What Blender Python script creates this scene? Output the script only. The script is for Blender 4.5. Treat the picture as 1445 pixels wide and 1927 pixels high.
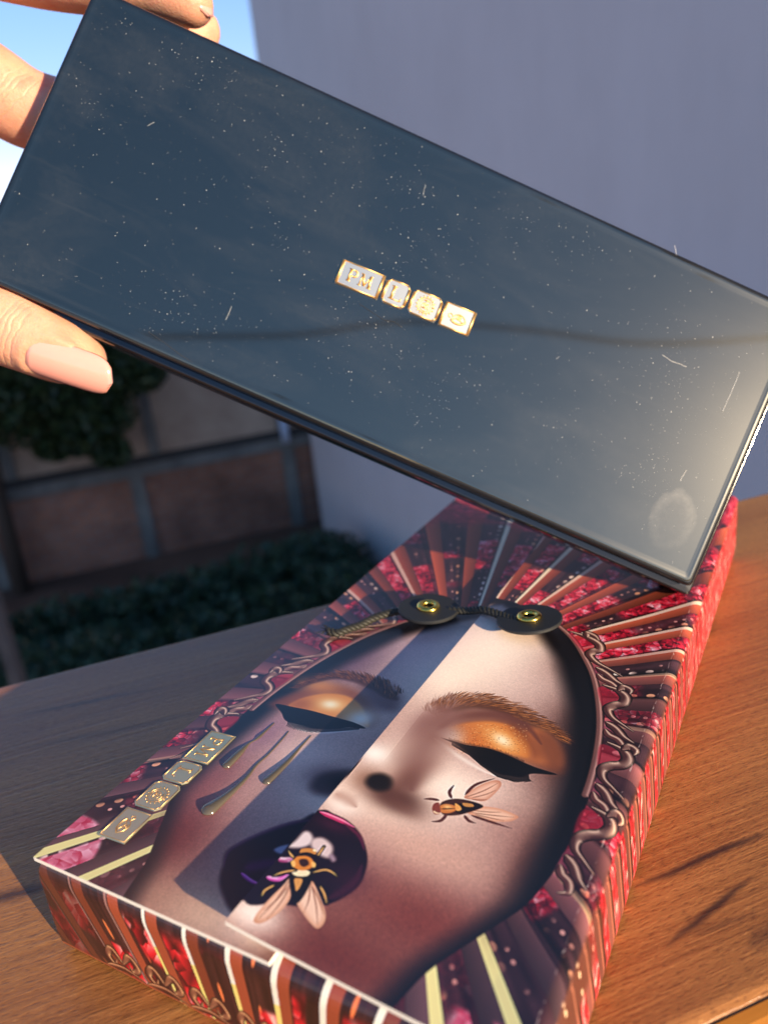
import bpy, bmesh, math, random
import numpy as np
from mathutils import Vector, Matrix

random.seed(7)
rng = np.random.default_rng(11)
SC = bpy.context.scene
COL = SC.collection
for o in list(bpy.data.objects):
    bpy.data.objects.remove(o)

# ------------------------------------------------------------------ camera, sky, sun, exposure
HC = 0.115                                     # lens height over the board
CR = Vector((0.99393, -0.03886, -0.10288))     # camera right / up / back
CU = Vector((0.10998, 0.35124, 0.92980))
CB = Vector((0.0, -0.93548, 0.35339))
cam_d = bpy.data.cameras.new('camera')
cam = bpy.data.objects.new('camera', cam_d)
COL.objects.link(cam)
m = Matrix.Identity(4)
for i, v in enumerate((CR, CU, CB)):
    for j in range(3):
        m[j][i] = v[j]
m[2][3] = HC
cam.matrix_world = m
cam_d.sensor_fit = 'VERTICAL'
cam_d.sensor_height = 24.0
cam_d.sensor_width = 18.0
cam_d.lens = 24.0 * 1490.0 / 1927.0
cam_d.clip_start = 0.01
cam_d.clip_end = 3000.0
cam_d.dof.use_dof = True
cam_d.dof.focus_distance = 0.152
cam_d.dof.aperture_fstop = 10.5
cam_d.dof.aperture_blades = 0
SC.camera = cam

SUN_AZ, SUN_EL = math.radians(139.5), math.radians(13.0)
SUN_DIR = Vector((math.sin(SUN_AZ) * math.cos(SUN_EL), math.cos(SUN_AZ) * math.cos(SUN_EL), math.sin(SUN_EL)))
world = bpy.data.worlds.new('World')
SC.world = world
world.use_nodes = True
wn = world.node_tree
bg = wn.nodes['Background']
sky = wn.nodes.new('ShaderNodeTexSky')
sky.sky_type = 'NISHITA'
sky.sun_disc = False
sky.sun_elevation = SUN_EL
sky.sun_rotation = SUN_AZ
sky.air_density = 1.0
sky.dust_density = 0.15
sky.altitude = 1800.0
sky.ozone_density = 2.0
tint = wn.nodes.new('ShaderNodeMix'); tint.data_type = 'RGBA'; tint.blend_type = 'MULTIPLY'   # the phone's warm white balance
tint.inputs[0].default_value = 1.0; tint.inputs[7].default_value = (1.60, 1.22, 1.36, 1)
gam = wn.nodes.new('ShaderNodeGamma'); gam.inputs[1].default_value = 0.60      # and its compressed highlights
hsv = wn.nodes.new('ShaderNodeHueSaturation'); hsv.inputs['Saturation'].default_value = 1.60
wn.links.new(sky.outputs[0], gam.inputs[0]); wn.links.new(gam.outputs[0], hsv.inputs['Color'])
wn.links.new(hsv.outputs[0], tint.inputs[6]); wn.links.new(tint.outputs[2], bg.inputs[0])
bg.inputs[1].default_value = 0.15
sun_d = bpy.data.lights.new('sun', 'SUN')
sun_d.energy = 4.9
sun_d.angle = math.radians(0.53)
sun_d.color = (1.0, 0.79, 0.53)
sun = bpy.data.objects.new('sun', sun_d)
COL.objects.link(sun)
sun.rotation_euler = (-SUN_DIR).to_track_quat('-Z', 'Y').to_euler()
SC.view_settings.view_transform = 'Standard'
SC.view_settings.look = 'None'
SC.view_settings.gamma = 1.0
SC.view_settings.exposure = 1.1
SC.view_settings.use_curve_mapping = False
SC.cycles.use_denoising = True
SC.cycles.max_bounces = 8
SC.cycles.caustics_reflective = False
SC.cycles.sample_clamp_indirect = 4.0

# ------------------------------------------------------------------ helpers
F_PX = 1490.0
def ray(px, py):
    return CR * ((px - 722.5) / F_PX) - CU * ((py - 963.5) / F_PX) - CB
ORG = Vector((0, 0, HC))
def at_depth(px, py, d):          # measured point of the photograph at a depth (m) in front of the lens
    return ORG + ray(px, py) * d
def at_z(px, py, z):              # measured point on a level plane
    r = ray(px, py)
    return ORG + r * ((z - HC) / r.z)

def tag(o, label=None, cat=None, kind=None, group=None):
    if label: o['label'] = label
    if cat: o['category'] = cat
    if kind: o['kind'] = kind
    if group: o['group'] = group
    return o
def empty(name, mw=None):
    o = bpy.data.objects.new(name, None)
    COL.objects.link(o)
    o.empty_display_size = 0.02
    if mw is not None: o.matrix_world = mw
    return o
def link(name, me, mat=None, parent=None, smooth=False):
    o = bpy.data.objects.new(name, me)
    COL.objects.link(o)
    if mat is not None:
        for mm in (mat if isinstance(mat, (list, tuple)) else [mat]):
            me.materials.append(mm)
    if parent is not None: o.parent = parent
    if smooth:
        me.polygons.foreach_set('use_smooth', [True] * len(me.polygons))
    return o
class MB:
    def __init__(s): s.v = []; s.f = []; s.uv = []; s.mi = []
    def add(s, vs, fs, uvs=None, mi=0):
        b = len(s.v); s.v += [tuple(p) for p in vs]
        for k, f in enumerate(fs):
            s.f.append([b + i for i in f]); s.mi.append(mi)
            s.uv.append(uvs[k] if uvs else [(0, 0)] * len(f))
        return s
    def box(s, x0, x1, y0, y1, z0, z1, mi=0):
        vs = [(x0,y0,z0),(x1,y0,z0),(x1,y1,z0),(x0,y1,z0),(x0,y0,z1),(x1,y0,z1),(x1,y1,z1),(x0,y1,z1)]
        return s.add(vs, [(3,2,1,0),(4,5,6,7),(0,1,5,4),(1,2,6,5),(2,3,7,6),(3,0,4,7)], None, mi)
    def tube(s, pts, rad, n=8, caps=True, mi=0):
        pts = [Vector(p) for p in pts]
        rs = rad if isinstance(rad, (list, tuple)) else [rad] * len(pts)
        up = None; rings = []
        for i, p in enumerate(pts):
            t = (pts[min(i + 1, len(pts) - 1)] - pts[max(i - 1, 0)]).normalized()
            if up is None:
                up = t.orthogonal().normalized()
            up = (up - t * up.dot(t)).normalized()
            w = t.cross(up)
            rings.append([p + (up * math.cos(a) + w * math.sin(a)) * rs[i] for a in [2 * math.pi * k / n for k in range(n)]])
        vs = [q for r in rings for q in r]; fs = []
        for i in range(len(pts) - 1):
            for k in range(n):
                fs.append((i * n + k, i * n + (k + 1) % n, (i + 1) * n + (k + 1) % n, (i + 1) * n + k))
        if caps:
            fs.append(tuple(range(n - 1, -1, -1))); fs.append(tuple((len(pts) - 1) * n + k for k in range(n)))
        return s.add(vs, fs, None, mi)
    def prism(s, poly, z0, z1, mi=0, bevel=0.0):
        n = len(poly)
        c = Vector((sum(p[0] for p in poly) / n, sum(p[1] for p in poly) / n))
        vs = [(p[0], p[1], z0) for p in poly]
        if bevel:
            vs += [(p[0], p[1], z1 - bevel) for p in poly]
            ins = []
            for i in range(n):
                a, b, d = Vector(poly[i - 1]), Vector(poly[i]), Vector(poly[(i + 1) % n])
                e1 = (b - a).normalized(); e2 = (d - b).normalized()
                n1 = Vector((-e1.y, e1.x)); n2 = Vector((-e2.y, e2.x))
                h = (n1 + n2); h = h / max(h.dot(n1), 0.3)
                ins.append(b + h * bevel)
            vs += [(p[0], p[1], z1) for p in ins]
            L = 3
        else:
            vs += [(p[0], p[1], z1) for p in poly]; L = 2
        fs = [tuple(range(n - 1, -1, -1)), tuple((L - 1) * n + k for k in range(n))]
        for l in range(L - 1):
            for k in range(n):
                fs.append((l * n + k, l * n + (k + 1) % n, (l + 1) * n + (k + 1) % n, (l + 1) * n + k))
        return s.add(vs, fs, None, mi)
    def mesh(s, name):
        me = bpy.data.meshes.new(name)
        me.from_pydata(s.v, [], s.f)
        uvl = me.uv_layers.new(name='uv')
        flat = [c for f in s.uv for p in f for c in p]
        uvl.data.foreach_set('uv', flat)
        me.polygons.foreach_set('material_index', s.mi)
        me.update()
        return me
    def build(s, name, mat=None, parent=None, smooth=False):
        return link(name, s.mesh(name), mat, parent, smooth)

def lin(c):
    return tuple(((x / 255.0) / 12.92 if x / 255.0 <= 0.04045 else ((x / 255.0 + 0.055) / 1.055) ** 2.4) for x in c)
class Mat:
    def __init__(s, name, rgb=(0.5, 0.5, 0.5), rough=0.5, metal=0.0, **kw):
        s.m = bpy.data.materials.new(name); s.m.use_nodes = True
        s.t = s.m.node_tree; s.n = s.t.nodes
        s.b = s.n['Principled BSDF']
        s.set('Base Color', (*rgb, 1.0)); s.set('Roughness', rough); s.set('Metallic', metal)
        for k, v in kw.items(): s.set(k.replace('_', ' '), v)
    def set(s, k, v): s.b.inputs[k].default_value = v
    def new(s, t, **kw):
        n = s.n.new(t)
        for k, v in kw.items(): setattr(n, k, v)
        return n
    def ln(s, a, b): s.t.links.new(a, b)
    def math(s, op, a, b=None, c=None, clamp=False):
        n = s.new('ShaderNodeMath', operation=op, use_clamp=clamp)
        for i, x in enumerate((a, b, c)):
            if x is None: continue
            if isinstance(x, (int, float)): n.inputs[i].default_value = x
            else: s.ln(x, n.inputs[i])
        return n.outputs[0]
    def coord(s, scale=(1, 1, 1), rot=(0, 0, 0), loc=(0, 0, 0), kind='Object'):
        tc = s.new('ShaderNodeTexCoord'); mp = s.new('ShaderNodeMapping')
        mp.inputs['Scale'].default_value = scale; mp.inputs['Rotation'].default_value = rot; mp.inputs['Location'].default_value = loc
        s.ln(tc.outputs[kind], mp.inputs[0]); return mp.outputs[0]
    def noise(s, vec, scale, detail=4.0, rough=0.55, dist=0.0):
        n = s.new('ShaderNodeTexNoise'); n.inputs['Scale'].default_value = scale; n.inputs['Detail'].default_value = detail
        n.inputs['Roughness'].default_value = rough; n.inputs['Distortion'].default_value = dist
        s.ln(vec, n.inputs['Vector']); return n.outputs[0]
    def ramp(s, fac, stops):
        n = s.new('ShaderNodeValToRGB'); e = n.color_ramp.elements
        while len(e) < len(stops): e.new(0.5)
        for el, (p, c) in zip(e, stops):
            el.position = p; el.color = (*c, 1) if len(c) == 3 else c
        s.ln(fac, n.inputs[0]); return n.outputs[0]
    def mix(s, fac, a, b, mode='MIX'):
        n = s.new('ShaderNodeMix', data_type='RGBA', blend_type=mode)
        for i, x in ((0, fac), (6, a), (7, b)):
            if isinstance(x, (int, float)): n.inputs[i].default_value = x
            elif isinstance(x, tuple): n.inputs[i].default_value = (*x, 1)
            else: s.ln(x, n.inputs[i])
        return n.outputs[2]
    def bump(s, h, strength=0.2, dist=0.001):
        n = s.new('ShaderNodeBump'); n.inputs['Strength'].default_value = strength; n.inputs['Distance'].default_value = dist
        s.ln(h, n.inputs['Height']); s.ln(n.outputs[0], s.b.inputs['Normal'])

# ------------------------------------------------------------------ ground and far setting
GZ = -4.0 + HC
mat_soil = Mat('yard_soil', rgb=(0.06, 0.05, 0.035), rough=0.95)
v = mat_soil.coord()
mat_soil.ln(mat_soil.ramp(mat_soil.noise(v, 0.8, 6), [(0.3, (0.07, 0.035, 0.02)), (0.65, (0.17, 0.085, 0.05))]), mat_soil.b.inputs['Base Color'])
g = MB(); R_ = 900
g.add([(-R_, -R_, GZ), (R_, -R_, GZ), (R_, R_, GZ), (-R_, R_, GZ)], [(0, 1, 2, 3)])
tag(g.build('ground', mat_soil.m), kind='structure')

# lavender house wall: its far corner and its foot measured on the yard
P0 = at_z(608, 993, GZ); P1 = at_z(700, 1068, GZ)
wd = (P1 - P0); wd.z = 0; wd.normalize()
wn_ = Vector((-wd.y, wd.x, 0))                  # into the house (to the right)
if wn_.x < 0: wn_ = -wn_
mat_paint = Mat('lavender_paint', rgb=lin((166, 157, 176)), rough=0.85)
v = mat_paint.coord()
c1 = mat_paint.ramp(mat_paint.noise(v, 0.7, 5, 0.6), [(0.3, lin((224, 212, 206))), (0.7, lin((232, 220, 214)))])
mat_paint.ln(c1, mat_paint.b.inputs['Base Color'])
st1 = mat_paint.ramp(mat_paint.noise(mat_paint.coord(scale=(1, 1, .35)), 1.6, 7, .7), [(0.35, (.84, .83, .82)), (0.6, (1, 1, 1))])
c1 = mat_paint.mix(.35, c1, st1, 'MULTIPLY'); mat_paint.ln(c1, mat_paint.b.inputs['Base Color'])
mat_paint.bump(mat_paint.noise(v, 60, 3), 0.25, 0.004)
mat_trim = Mat('roof_cement', rgb=(0.3, 0.29, 0.28), rough=0.9)
house = empty('painted_house', Matrix.Translation(P0))
tag(house, 'plain lavender painted house wall rising behind the box on the right', 'house')
WL = 17.0
def hp(a, b, z): return (wd * a + wn_ * b + Vector((0, 0, z)))
def hbox(a0, a1, b0, b1, z0, z1):
    mb = MB()
    vs = [hp(a, b, z) for z in (z0, z1) for a, b in ((a0, b0), (a1, b0), (a1, b1), (a0, b1))]
    mb.add(vs, [(0,1,2,3),(7,6,5,4),(4,5,1,0),(5,6,2,1),(6,7,3,2),(7,4,0,3)])
    return mb
hbox(0, WL, 0, 3.5, -0.2, 9.0).build('facade', mat_paint.m, house)
hbox(-0.15, WL + 0.15, -0.12, 3.65, 9.0, 9.25).build('roof_slab', mat_trim.m, house)

# brick boundary wall at the back of the yard
BW = Vector((math.sin(math.radians(72.6)), math.cos(math.radians(72.6)), 0))
BN = Vector((-BW.y, BW.x, 0))                   # away from the lens
BO = P0 + BN * 0.35; BO.z = GZ
def on_brick(px, py, off=0.0):
    r = ray(px, py); t = ((BO + BN * off - ORG).dot(BN)) / r.dot(BN); return ORG + r * t
def bl(P): d = P - BO; return d.dot(BW), P.z - GZ
mat_brick = Mat('old_brick', rgb=(0.12, 0.06, 0.04), rough=0.95)
tcb = mat_brick.coord(kind='Object')
sep = mat_brick.new('ShaderNodeSeparateXYZ'); mat_brick.ln(tcb, sep.inputs[0])
cmb = mat_brick.new('ShaderNodeCombineXYZ'); mat_brick.ln(sep.outputs[0], cmb.inputs[0]); mat_brick.ln(sep.outputs[2], cmb.inputs[1])
br = mat_brick.new('ShaderNodeTexBrick')
mat_brick.ln(cmb.outputs[0], br.inputs['Vector'])
br.inputs['Color1'].default_value = (*lin((186, 126, 96)), 1); br.inputs['Color2'].default_value = (*lin((164, 110, 86)), 1)
br.inputs['Mortar'].default_value = (*lin((150, 130, 118)), 1)
br.inputs['Scale'].default_value = 1.0; br.inputs['Brick Width'].default_value = 0.24; br.inputs['Row Height'].default_value = 0.09
br.inputs['Mortar Size'].default_value = 0.012
st = mat_brick.ramp(mat_brick.noise(tcb, 0.9, 6, 0.62), [(0.33, (0.35, 0.32, 0.3)), (0.6, (1.0, 1.0, 1.0))])
c = mat_brick.mix(0.85, br.outputs[0], st, 'MULTIPLY')
patch = mat_brick.ramp(mat_brick.noise(tcb, 0.55, 3, 0.5), [(0.54, (0, 0, 0)), (0.66, (1, 1, 1))])
c = mat_brick.mix(patch, c, lin((160, 138, 126)))
mat_brick.ln(c, mat_brick.b.inputs['Base Color'])
mat_render = Mat('weathered_render', rgb=lin((128, 112, 100)), rough=0.95)
v = mat_render.coord()
mat_render.ln(mat_render.ramp(mat_render.noise(v, 1.2, 6, 0.65), [(0.3, lin((164, 136, 114))), (0.7, lin((206, 182, 156)))]), mat_render.b.inputs['Base Color'])
mat_conc = Mat('grey_concrete', rgb=lin((110, 118, 128)), rough=0.9)
v = mat_conc.coord()
mat_conc.ln(mat_conc.ramp(mat_conc.noise(v, 2.5, 6, 0.6), [(0.3, lin((100, 98, 92))), (0.7, lin((138, 134, 124)))]), mat_conc.b.inputs['Base Color'])
mat_shadow_line = Mat('shadow_line_concrete', rgb=lin((66, 62, 58)), rough=0.95)

bwall = empty('brick_wall', Matrix.Translation(BO) @ BW.to_track_quat('X', 'Z').to_matrix().to_4x4())
M_b = Matrix.Identity(4)
for i, vv in enumerate((BW, BN, Vector((0, 0, 1)))):
    for j in range(3): M_b[j][i] = vv[j]
M_b.translation = BO
bwall.matrix_world = M_b
tag(bwall, 'shaded brick yard wall with grey concrete posts and beam, blurred in the distance', 'wall')
zb0 = bl(on_brick(271, 893))[1]; zb1 = bl(on_brick(271, 872))[1]
zb2 = bl(on_brick(271, 862))[1]
MB().box(-13, 2.6, 0, 0.25, -0.2, zb0).build('lower_brickwork', mat_brick.m, bwall)
MB().box(-13, 2.6, -0.07, 0.25, zb0, zb1).build('concrete_beam', mat_conc.m, bwall)
MB().box(-13, 2.6, -0.045, 0.25, zb1, zb2 + 0.03).build('beam_shadow_strip', mat_shadow_line.m, bwall)  # dark colour paints the shadow line along the top of the beam
ztop = bl(on_brick(100, 560))[1]
MB().box(-13, 2.6, 0.03, 0.22, zb2 + 0.03, ztop).build('upper_masonry', mat_render.m, bwall)
for (pa, pb, low) in (((260, 905), (286, 1040), 1), ((538, 830), (563, 1000), 1), ((281, 790), (290, 857), 0), ((523, 760), (533, 815), 0), ((-20, 985), (0, 1100), 1), ((15, 850), (22, 920), 0)):
    x = bl(on_brick((pa[0] + pb[0]) / 2, (pa[1] + pb[1]) / 2))[0]
    w = 0.085
    if low: MB().box(x - w, x + w, -0.05, 0.0, -0.2, zb0).build('concrete_post', mat_conc.m, bwall)
    else: MB().box(x - w * 0.8, x + w * 0.8, -0.02, 0.03, zb2 + 0.03, ztop).build('concrete_post', mat_conc.m, bwall)
xp = bl(on_brick(533, 812))[0]
bright = Mat('pale_pipe_plastic', rgb=lin((190, 200, 215)), rough=0.5)
mbp = MB(); mbp.tube([(xp, -0.12, zb1 - 0.05), (xp, -0.12, zb1 + 0.28)], 0.06, 12)
mbp.build('pipe_cap', bright.m, bwall, True)

# foliage
def leaf_mat(name, c0, c1):
    mt = Mat(name, rgb=c0, rough=0.55)
    oi = mt.new('ShaderNodeNewGeometry')
    mt.ln(mt.ramp(oi.outputs['Random Per Island'], [(0.0, c0), (1.0, c1)]), mt.b.inputs['Base Color'])
    return mt.m
mat_hedge = leaf_mat('hedge_leaf', (0.012, 0.035, 0.018), (0.035, 0.075, 0.03))
mat_bush = leaf_mat('bush_leaf', (0.012, 0.028, 0.008), (0.055, 0.085, 0.02))
mat_stem = Mat('bark', rgb=(0.07, 0.05, 0.035), rough=0.95).m
def leaves(centres, n, size, inv=None):
    mb = MB(); vs = []; fs = []
    for _ in range(n):
        c, r = random.choice(centres)
        d = Vector((random.gauss(0, 1), random.gauss(0, 1), random.gauss(0, 1))).normalized() * (random.random() ** 0.4)
        p = Vector(c) + Vector((d.x * r[0], d.y * r[1], d.z * r[2]))
        a = Vector((random.gauss(0, 1), random.gauss(0, 1), random.gauss(0, .6))).normalized()
        b = a.orthogonal().normalized()
        b = (b * math.cos(k := random.random() * 6.28) + a.cross(b) * math.sin(k))
        s_ = size * random.uniform(.6, 1.3)
        i = len(vs)
        vs += [p - a * s_, p + b * s_ * .45, p + a * s_, p - b * s_ * .45]; fs.append((i, i + 1, i + 2, i + 3))
    mb.add(vs, fs)
    return mb
# hedge in front of the wall foot: silhouettes measured, standing on the yard
hed = empty('hedge', Matrix.Translation(at_z(420, 1110, GZ)))
tag(hed, 'dark green shaded hedge growing along the foot of the brick wall', 'hedge')
hc_ = []
for px, pytop, ybase in ((60, 1135, 1260), (130, 1105, 1240), (220, 1090, 1230), (300, 1062, 1220), (380, 1050, 1200), (450, 1030, 1190), (510, 1000, 1170), (580, 990, 1140), (610, 985, 1100), (230, 1150, 1330), (380, 1120, 1300), (520, 1080, 1250), (640, 1040, 1200), (90, 1190, 1350), (660, 1050, 1150), (20, 1160, 1300)):
    b_ = at_z(px, ybase, GZ); d = (b_ - ORG).dot(-CB)
    top = at_depth(px, pytop, d)
    h_ = max(top.z - GZ, 0.25)
    hc_.append((b_ + Vector((0, 0, h_ * 0.42)) - hed.location, (0.62, 0.5, h_ * 0.58)))
leaves(hc_, 26000, 0.05).build('foliage', mat_hedge, hed)
for c, r in hc_:
    mst = MB()
    mst.tube([(c.x, c.y, 0), (c.x + random.uniform(-.1, .1), c.y, c.z)], [0.03, 0.012], 6)
    mst.build('stem', mat_stem, hed)
# overhanging bush
ob_c = []
bo = on_brick(120, 760, -0.9); bo.z = GZ
obush = empty('overhanging_bush', Matrix.Translation(bo))
tag(obush, 'dark bushy tree hanging over the brick wall under the thumb', 'tree')
for px, py, r in ((40, 700, .55), (110, 690, .6), (180, 690, .55), (240, 690, .42), (30, 770, .55), (110, 780, .6), (190, 780, .42), (150, 820, .32), (210, 850, .24), (-60, 740, .7), (70, 600, .6), (180, 600, .5), (270, 700, .28), (-60, 640, .7), (100, 840, .22)):
    ob_c.append((on_brick(px, py, -0.9) - bo, (r, r * .7, r * .8)))
leaves(ob_c, 16000, 0.055).build('crown', mat_bush, obush)
mst = MB()
b0 = Vector((-1.2, 0.3, 0))
mst.tube([b0, b0 + Vector((0.05, 0, 1.2)), b0 + Vector((0.2, -.1, 2.4)), Vector(ob_c[4][0])], [0.11, 0.09, 0.07, 0.03], 8)
for c, r in ob_c[:9]:
    mst.tube([b0 + Vector((0.2, -.1, 2.4)), (b0 + Vector((0.2, -.1, 2.4))) * .5 + Vector(c) * .5 + Vector((0, 0, .15)), Vector(c)], [0.045, 0.03, 0.012], 6)
mst.build('trunk', mat_stem, obush, True)
# leaning garden post at far left
mat_post = Mat('weathered_post', rgb=lin((120, 104, 92)), rough=0.9)
v = mat_post.coord(scale=(6, 6, 0.8))
mat_post.ln(mat_post.ramp(mat_post.noise(v, 8, 4), [(0.3, lin((96, 84, 76))), (0.7, lin((136, 120, 106)))]), mat_post.b.inputs['Base Color'])
pp = at_depth(6, 1500, 3.4)
post = MB()
pa_, pb_ = at_depth(8, 1290, 3.4), at_depth(-22, 1098, 3.4)
dd_ = (pa_ - pb_)
foot = pb_ + dd_ * ((GZ - pb_.z) / dd_.z)
foot = Vector((pb_.x, pb_.y, GZ - 0.1))
tp = Vector((0, 0, pb_.z - GZ))
post.prism([(-.028, -.028), (.028, -.028), (.028, .028), (-.028, .028)], -0.1, tp.z, bevel=0.004)
po = post.build('garden_post', mat_post.m)
po.location = (pb_.x, pb_.y, GZ)
tag(po, 'blurred grey-brown wooden post at the far left edge below the bush', 'post')

# ------------------------------------------------------------------ the wooden ledge the box stands on
EX = Vector((0.9544, 0.2985, 0)); EY = Vector((-0.2985, 0.9544, 0))
pb = Vector((-0.1144, 0.1990, 0)); pf = Vector((0.0482, 0.0815, 0))
yb, yf = pb.dot(EY), pf.dot(EY)
ML = Matrix.Identity(4)
for i, vv in enumerate((EX, EY, Vector((0, 0, 1)))):
    for j in range(3): ML[j][i] = vv[j]
ledge = empty('wooden_ledge', ML)
tag(ledge, 'narrow brown wood-grain ledge board carrying the printed box, front edge sunlit', 'ledge')
def px_led(px, py):
    P = at_z(px, py, 0.0); return P.dot(EX), P.dot(EY)

mat_wood = Mat('brown_wood', rgb=(0.2, 0.08, 0.03), rough=0.42)
M = mat_wood
v1 = M.coord(scale=(26, 760, 60))
v0 = M.coord(scale=(2.2, 26, 10))
vf = M.coord(scale=(520, 2100, 400))
big = M.noise(v0, 1.0, 4, 0.55, 0.9)
fine = M.noise(v1, 1.0, 5, 0.62, 0.6)
fib = M.noise(vf, 1.0, 3, 0.6)
c0 = M.ramp(fine, [(0.25, lin((140, 90, 46))), (0.5, lin((164, 110, 58))), (0.75, lin((182, 126, 70)))])
c1 = M.ramp(big, [(0.3, lin((206, 184, 170))), (0.55, (1, 1, 1)), (0.8, lin((255, 240, 218)))])
c = M.mix(0.9, c0, c1, 'MULTIPLY')
pores = M.ramp(fib, [(0.34, (1, 1, 1)), (0.46, (0, 0, 0))])
c = M.mix(M.math('MULTIPLY', pores, .5), c, lin((84, 46, 22)))
spark = M.ramp(fib, [(0.60, (0, 0, 0)), (0.72, (1, 1, 1))])
c = M.mix(M.math('MULTIPLY', spark, .45), c, lin((206, 150, 88)))
tco = M.new('ShaderNodeTexCoord'); spx = M.new('ShaderNodeSeparateXYZ'); M.ln(tco.outputs['Object'], spx.inputs[0])
wob = M.noise(M.coord(scale=(1, 1, 1)), 38, 3, 0.6)
edge = M.noise(M.coord(scale=(1, 3, 1)), 500, 2, 0.6)
veins = [((1180, 1680), (1460, 1555), 0.0011, .9), ((1245, 1792), (1425, 1640), 0.0010, .85), ((-60, 1708), (112, 1660), 0.0022, .85), ((1400, 1790), (1500, 1720), 0.0022, .5), ((1290, 1765), (1440, 1712), 0.0010, .35),
         ((0, 1352), (330, 1290), 0.0014, .5), ((0, 1420), (420, 1330), 0.0016, .35), ((60, 1590), (210, 1560), .0012, .3)]
for (a, b, wdt, amt) in veins:
    (ax, ay), (bx, by) = px_led(*a), px_led(*b)
    sl = (by - ay) / (bx - ax); xm, hl = (ax + bx) / 2, abs(bx - ax) / 2
    yl = M.math('MULTIPLY_ADD', spx.outputs[0], sl, ay - sl * ax)
    dy = M.math('SUBTRACT', spx.outputs[1], yl)
    dy = M.math('ADD', dy, M.math('MULTIPLY_ADD', wob, 0.0026, -0.0013))
    dx = M.math('SUBTRACT', 1.0, M.math('POWER', M.math('DIVIDE', M.math('ABSOLUTE', M.math('SUBTRACT', spx.outputs[0], xm)), hl), 3.0), clamp=True)
    wv = M.math('MULTIPLY', M.math('MULTIPLY_ADD', edge, 1.2, 0.4), wdt)
    k = M.math('SUBTRACT', 1.15, M.math('DIVIDE', M.math('ABSOLUTE', dy), M.math('MULTIPLY_ADD', dx, wv, 1e-5)), clamp=True)
    k = M.math('MULTIPLY', M.math('MULTIPLY', k, dx), amt)
    c = M.mix(k, c, lin((44, 26, 24)))
M.ln(c, M.b.inputs['Base Color'])
M.ln(M.math('MULTIPLY_ADD', fine, 0.22, 0.26), M.b.inputs['Roughness'])
M.set('Specular IOR Level', 0.5)
M.bump(M.math('ADD', fine, M.math('MULTIPLY', fib, 0.7)), 0.35, 0.0004)
mb = MB()
rr = 0.004
prof = []
for k in range(7):
    a = math.pi / 2 * k / 6
    prof.append((yf + rr - rr * math.cos(a) if False else yf + rr * (1 - math.sin(math.pi / 2 * (k) / 6)), -rr + rr * math.sin(math.pi / 2 - math.pi / 2 * k / 6) if False else -rr * (1 - math.cos(math.pi / 2 * k / 6))))
prof = [(yf + rr * (1 - math.sin(t)), -rr * (1 - math.cos(t))) for t in [math.pi / 2 * k / 6 for k in range(7)]]
back = [(yb - 0.002 * (1 - math.sin(t)), -0.002 * (1 - math.cos(t))) for t in [math.pi / 2 * k / 4 for k in range(5)]]
outline = list(reversed(prof)) + back + [(yb, -0.028), (yf, -0.028)]
x0, x1 = -0.9, 1.1
n = len(outline)
vs = [(x0, y, z) for y, z in outline] + [(x1, y, z) for y, z in outline]
fs = [(k, (k + 1) % n, n + (k + 1) % n, n + k)[::-1] for k in range(n)] + [tuple(range(n)), tuple(range(2 * n - 1, n - 1, -1))]
mb.add(vs, fs)
mat_edge = Mat('oak_edge_band', rgb=lin((176, 112, 40)), rough=0.6)
v = mat_edge.coord(scale=(8, 200, 200))
mat_edge.ln(mat_edge.ramp(mat_edge.noise(v, 1.0, 4), [(0.3, lin((150, 92, 30))), (0.7, lin((184, 122, 48)))]), mat_edge.b.inputs['Base Color'])
mat_edge.set('Specular IOR Level', 0.2)
board = mb.build('board', mat_wood.m, ledge)
eb = MB()
ys = [(yf - .0012 + .0012 * (1 - math.sin(t)), -0.0012 * (1 - math.cos(t)) - .0003) for t in [math.pi / 2 * k / 5 for k in range(6)]]
ol = [(yf + rr + .0008, -0.0003)] + ys[:1] + [(yf - .0016, -.0008), (yf - .0018, -.0016), (yf - .0018, -.027), (yf + .0002, -.027), (yf + .0002, -.0045), (yf + rr * .3, -.0022)]
ol = [(yf + .0012, -.0006), (yf - .0006, -.0008), (yf - .0015, -.0013), (yf - .0018, -.0022), (yf - .0018, -.027), (yf - .0001, -.027), (yf - .0001, -.003)]
n2 = len(ol)
eb.add([(x0, y, z) for y, z in ol] + [(x1, y, z) for y, z in ol], [(k, n2 + k, n2 + (k + 1) % n2, (k + 1) % n2) for k in range(n2)] + [tuple(range(n2)), tuple(range(2 * n2 - 1, n2 - 1, -1))])
eb.build('edge_band', mat_edge.m, ledge)
# parapet it lies on
mat_par = Mat('parapet_plaster', rgb=lin((170, 160, 165)), rough=0.9)
par = MB().box(x0, x1, yf + 0.02, yb - 0.02, GZ, -0.0285).build('parapet_wall', mat_par.m)
par.matrix_world = ML
tag(par, 'plain plastered parapet wall under the wooden ledge', 'wall')

# ------------------------------------------------------------------ the printed carton
BXW, BXL, BXH = 0.0866, 0.1946, 0.021
D1 = Vector((0.51431, 0.85760, 0)); D2 = Vector((0.85760, -0.51431, 0))
A0 = Vector((-0.06445, 0.10553, 0))
MC = Matrix.Identity(4)
for i, vv in enumerate((D2, D1, Vector((0, 0, 1)))):
    for j in range(3): MC[j][i] = vv[j]
MC.translation = A0
def cm(px, py, dz=0.0):             # measured point -> centimetres on the carton's lid
    P = at_z(px, py, BXH + dz) - A0
    return P.dot(D2) * 100, P.dot(D1) * 100
def cmf(px, py):                    # same, on the slightly lifted flap
    u, v = cm(px, py, 0.003)
    for _ in range(3): u, v = cm(px, py, flap_z(u))
    return u, v
FL0 = 4.17
def flap_z(u): return 0.0036 * max(0.0, 1.0 - max(0.0, u - FL0) / 3.6) ** 1.25

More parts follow.
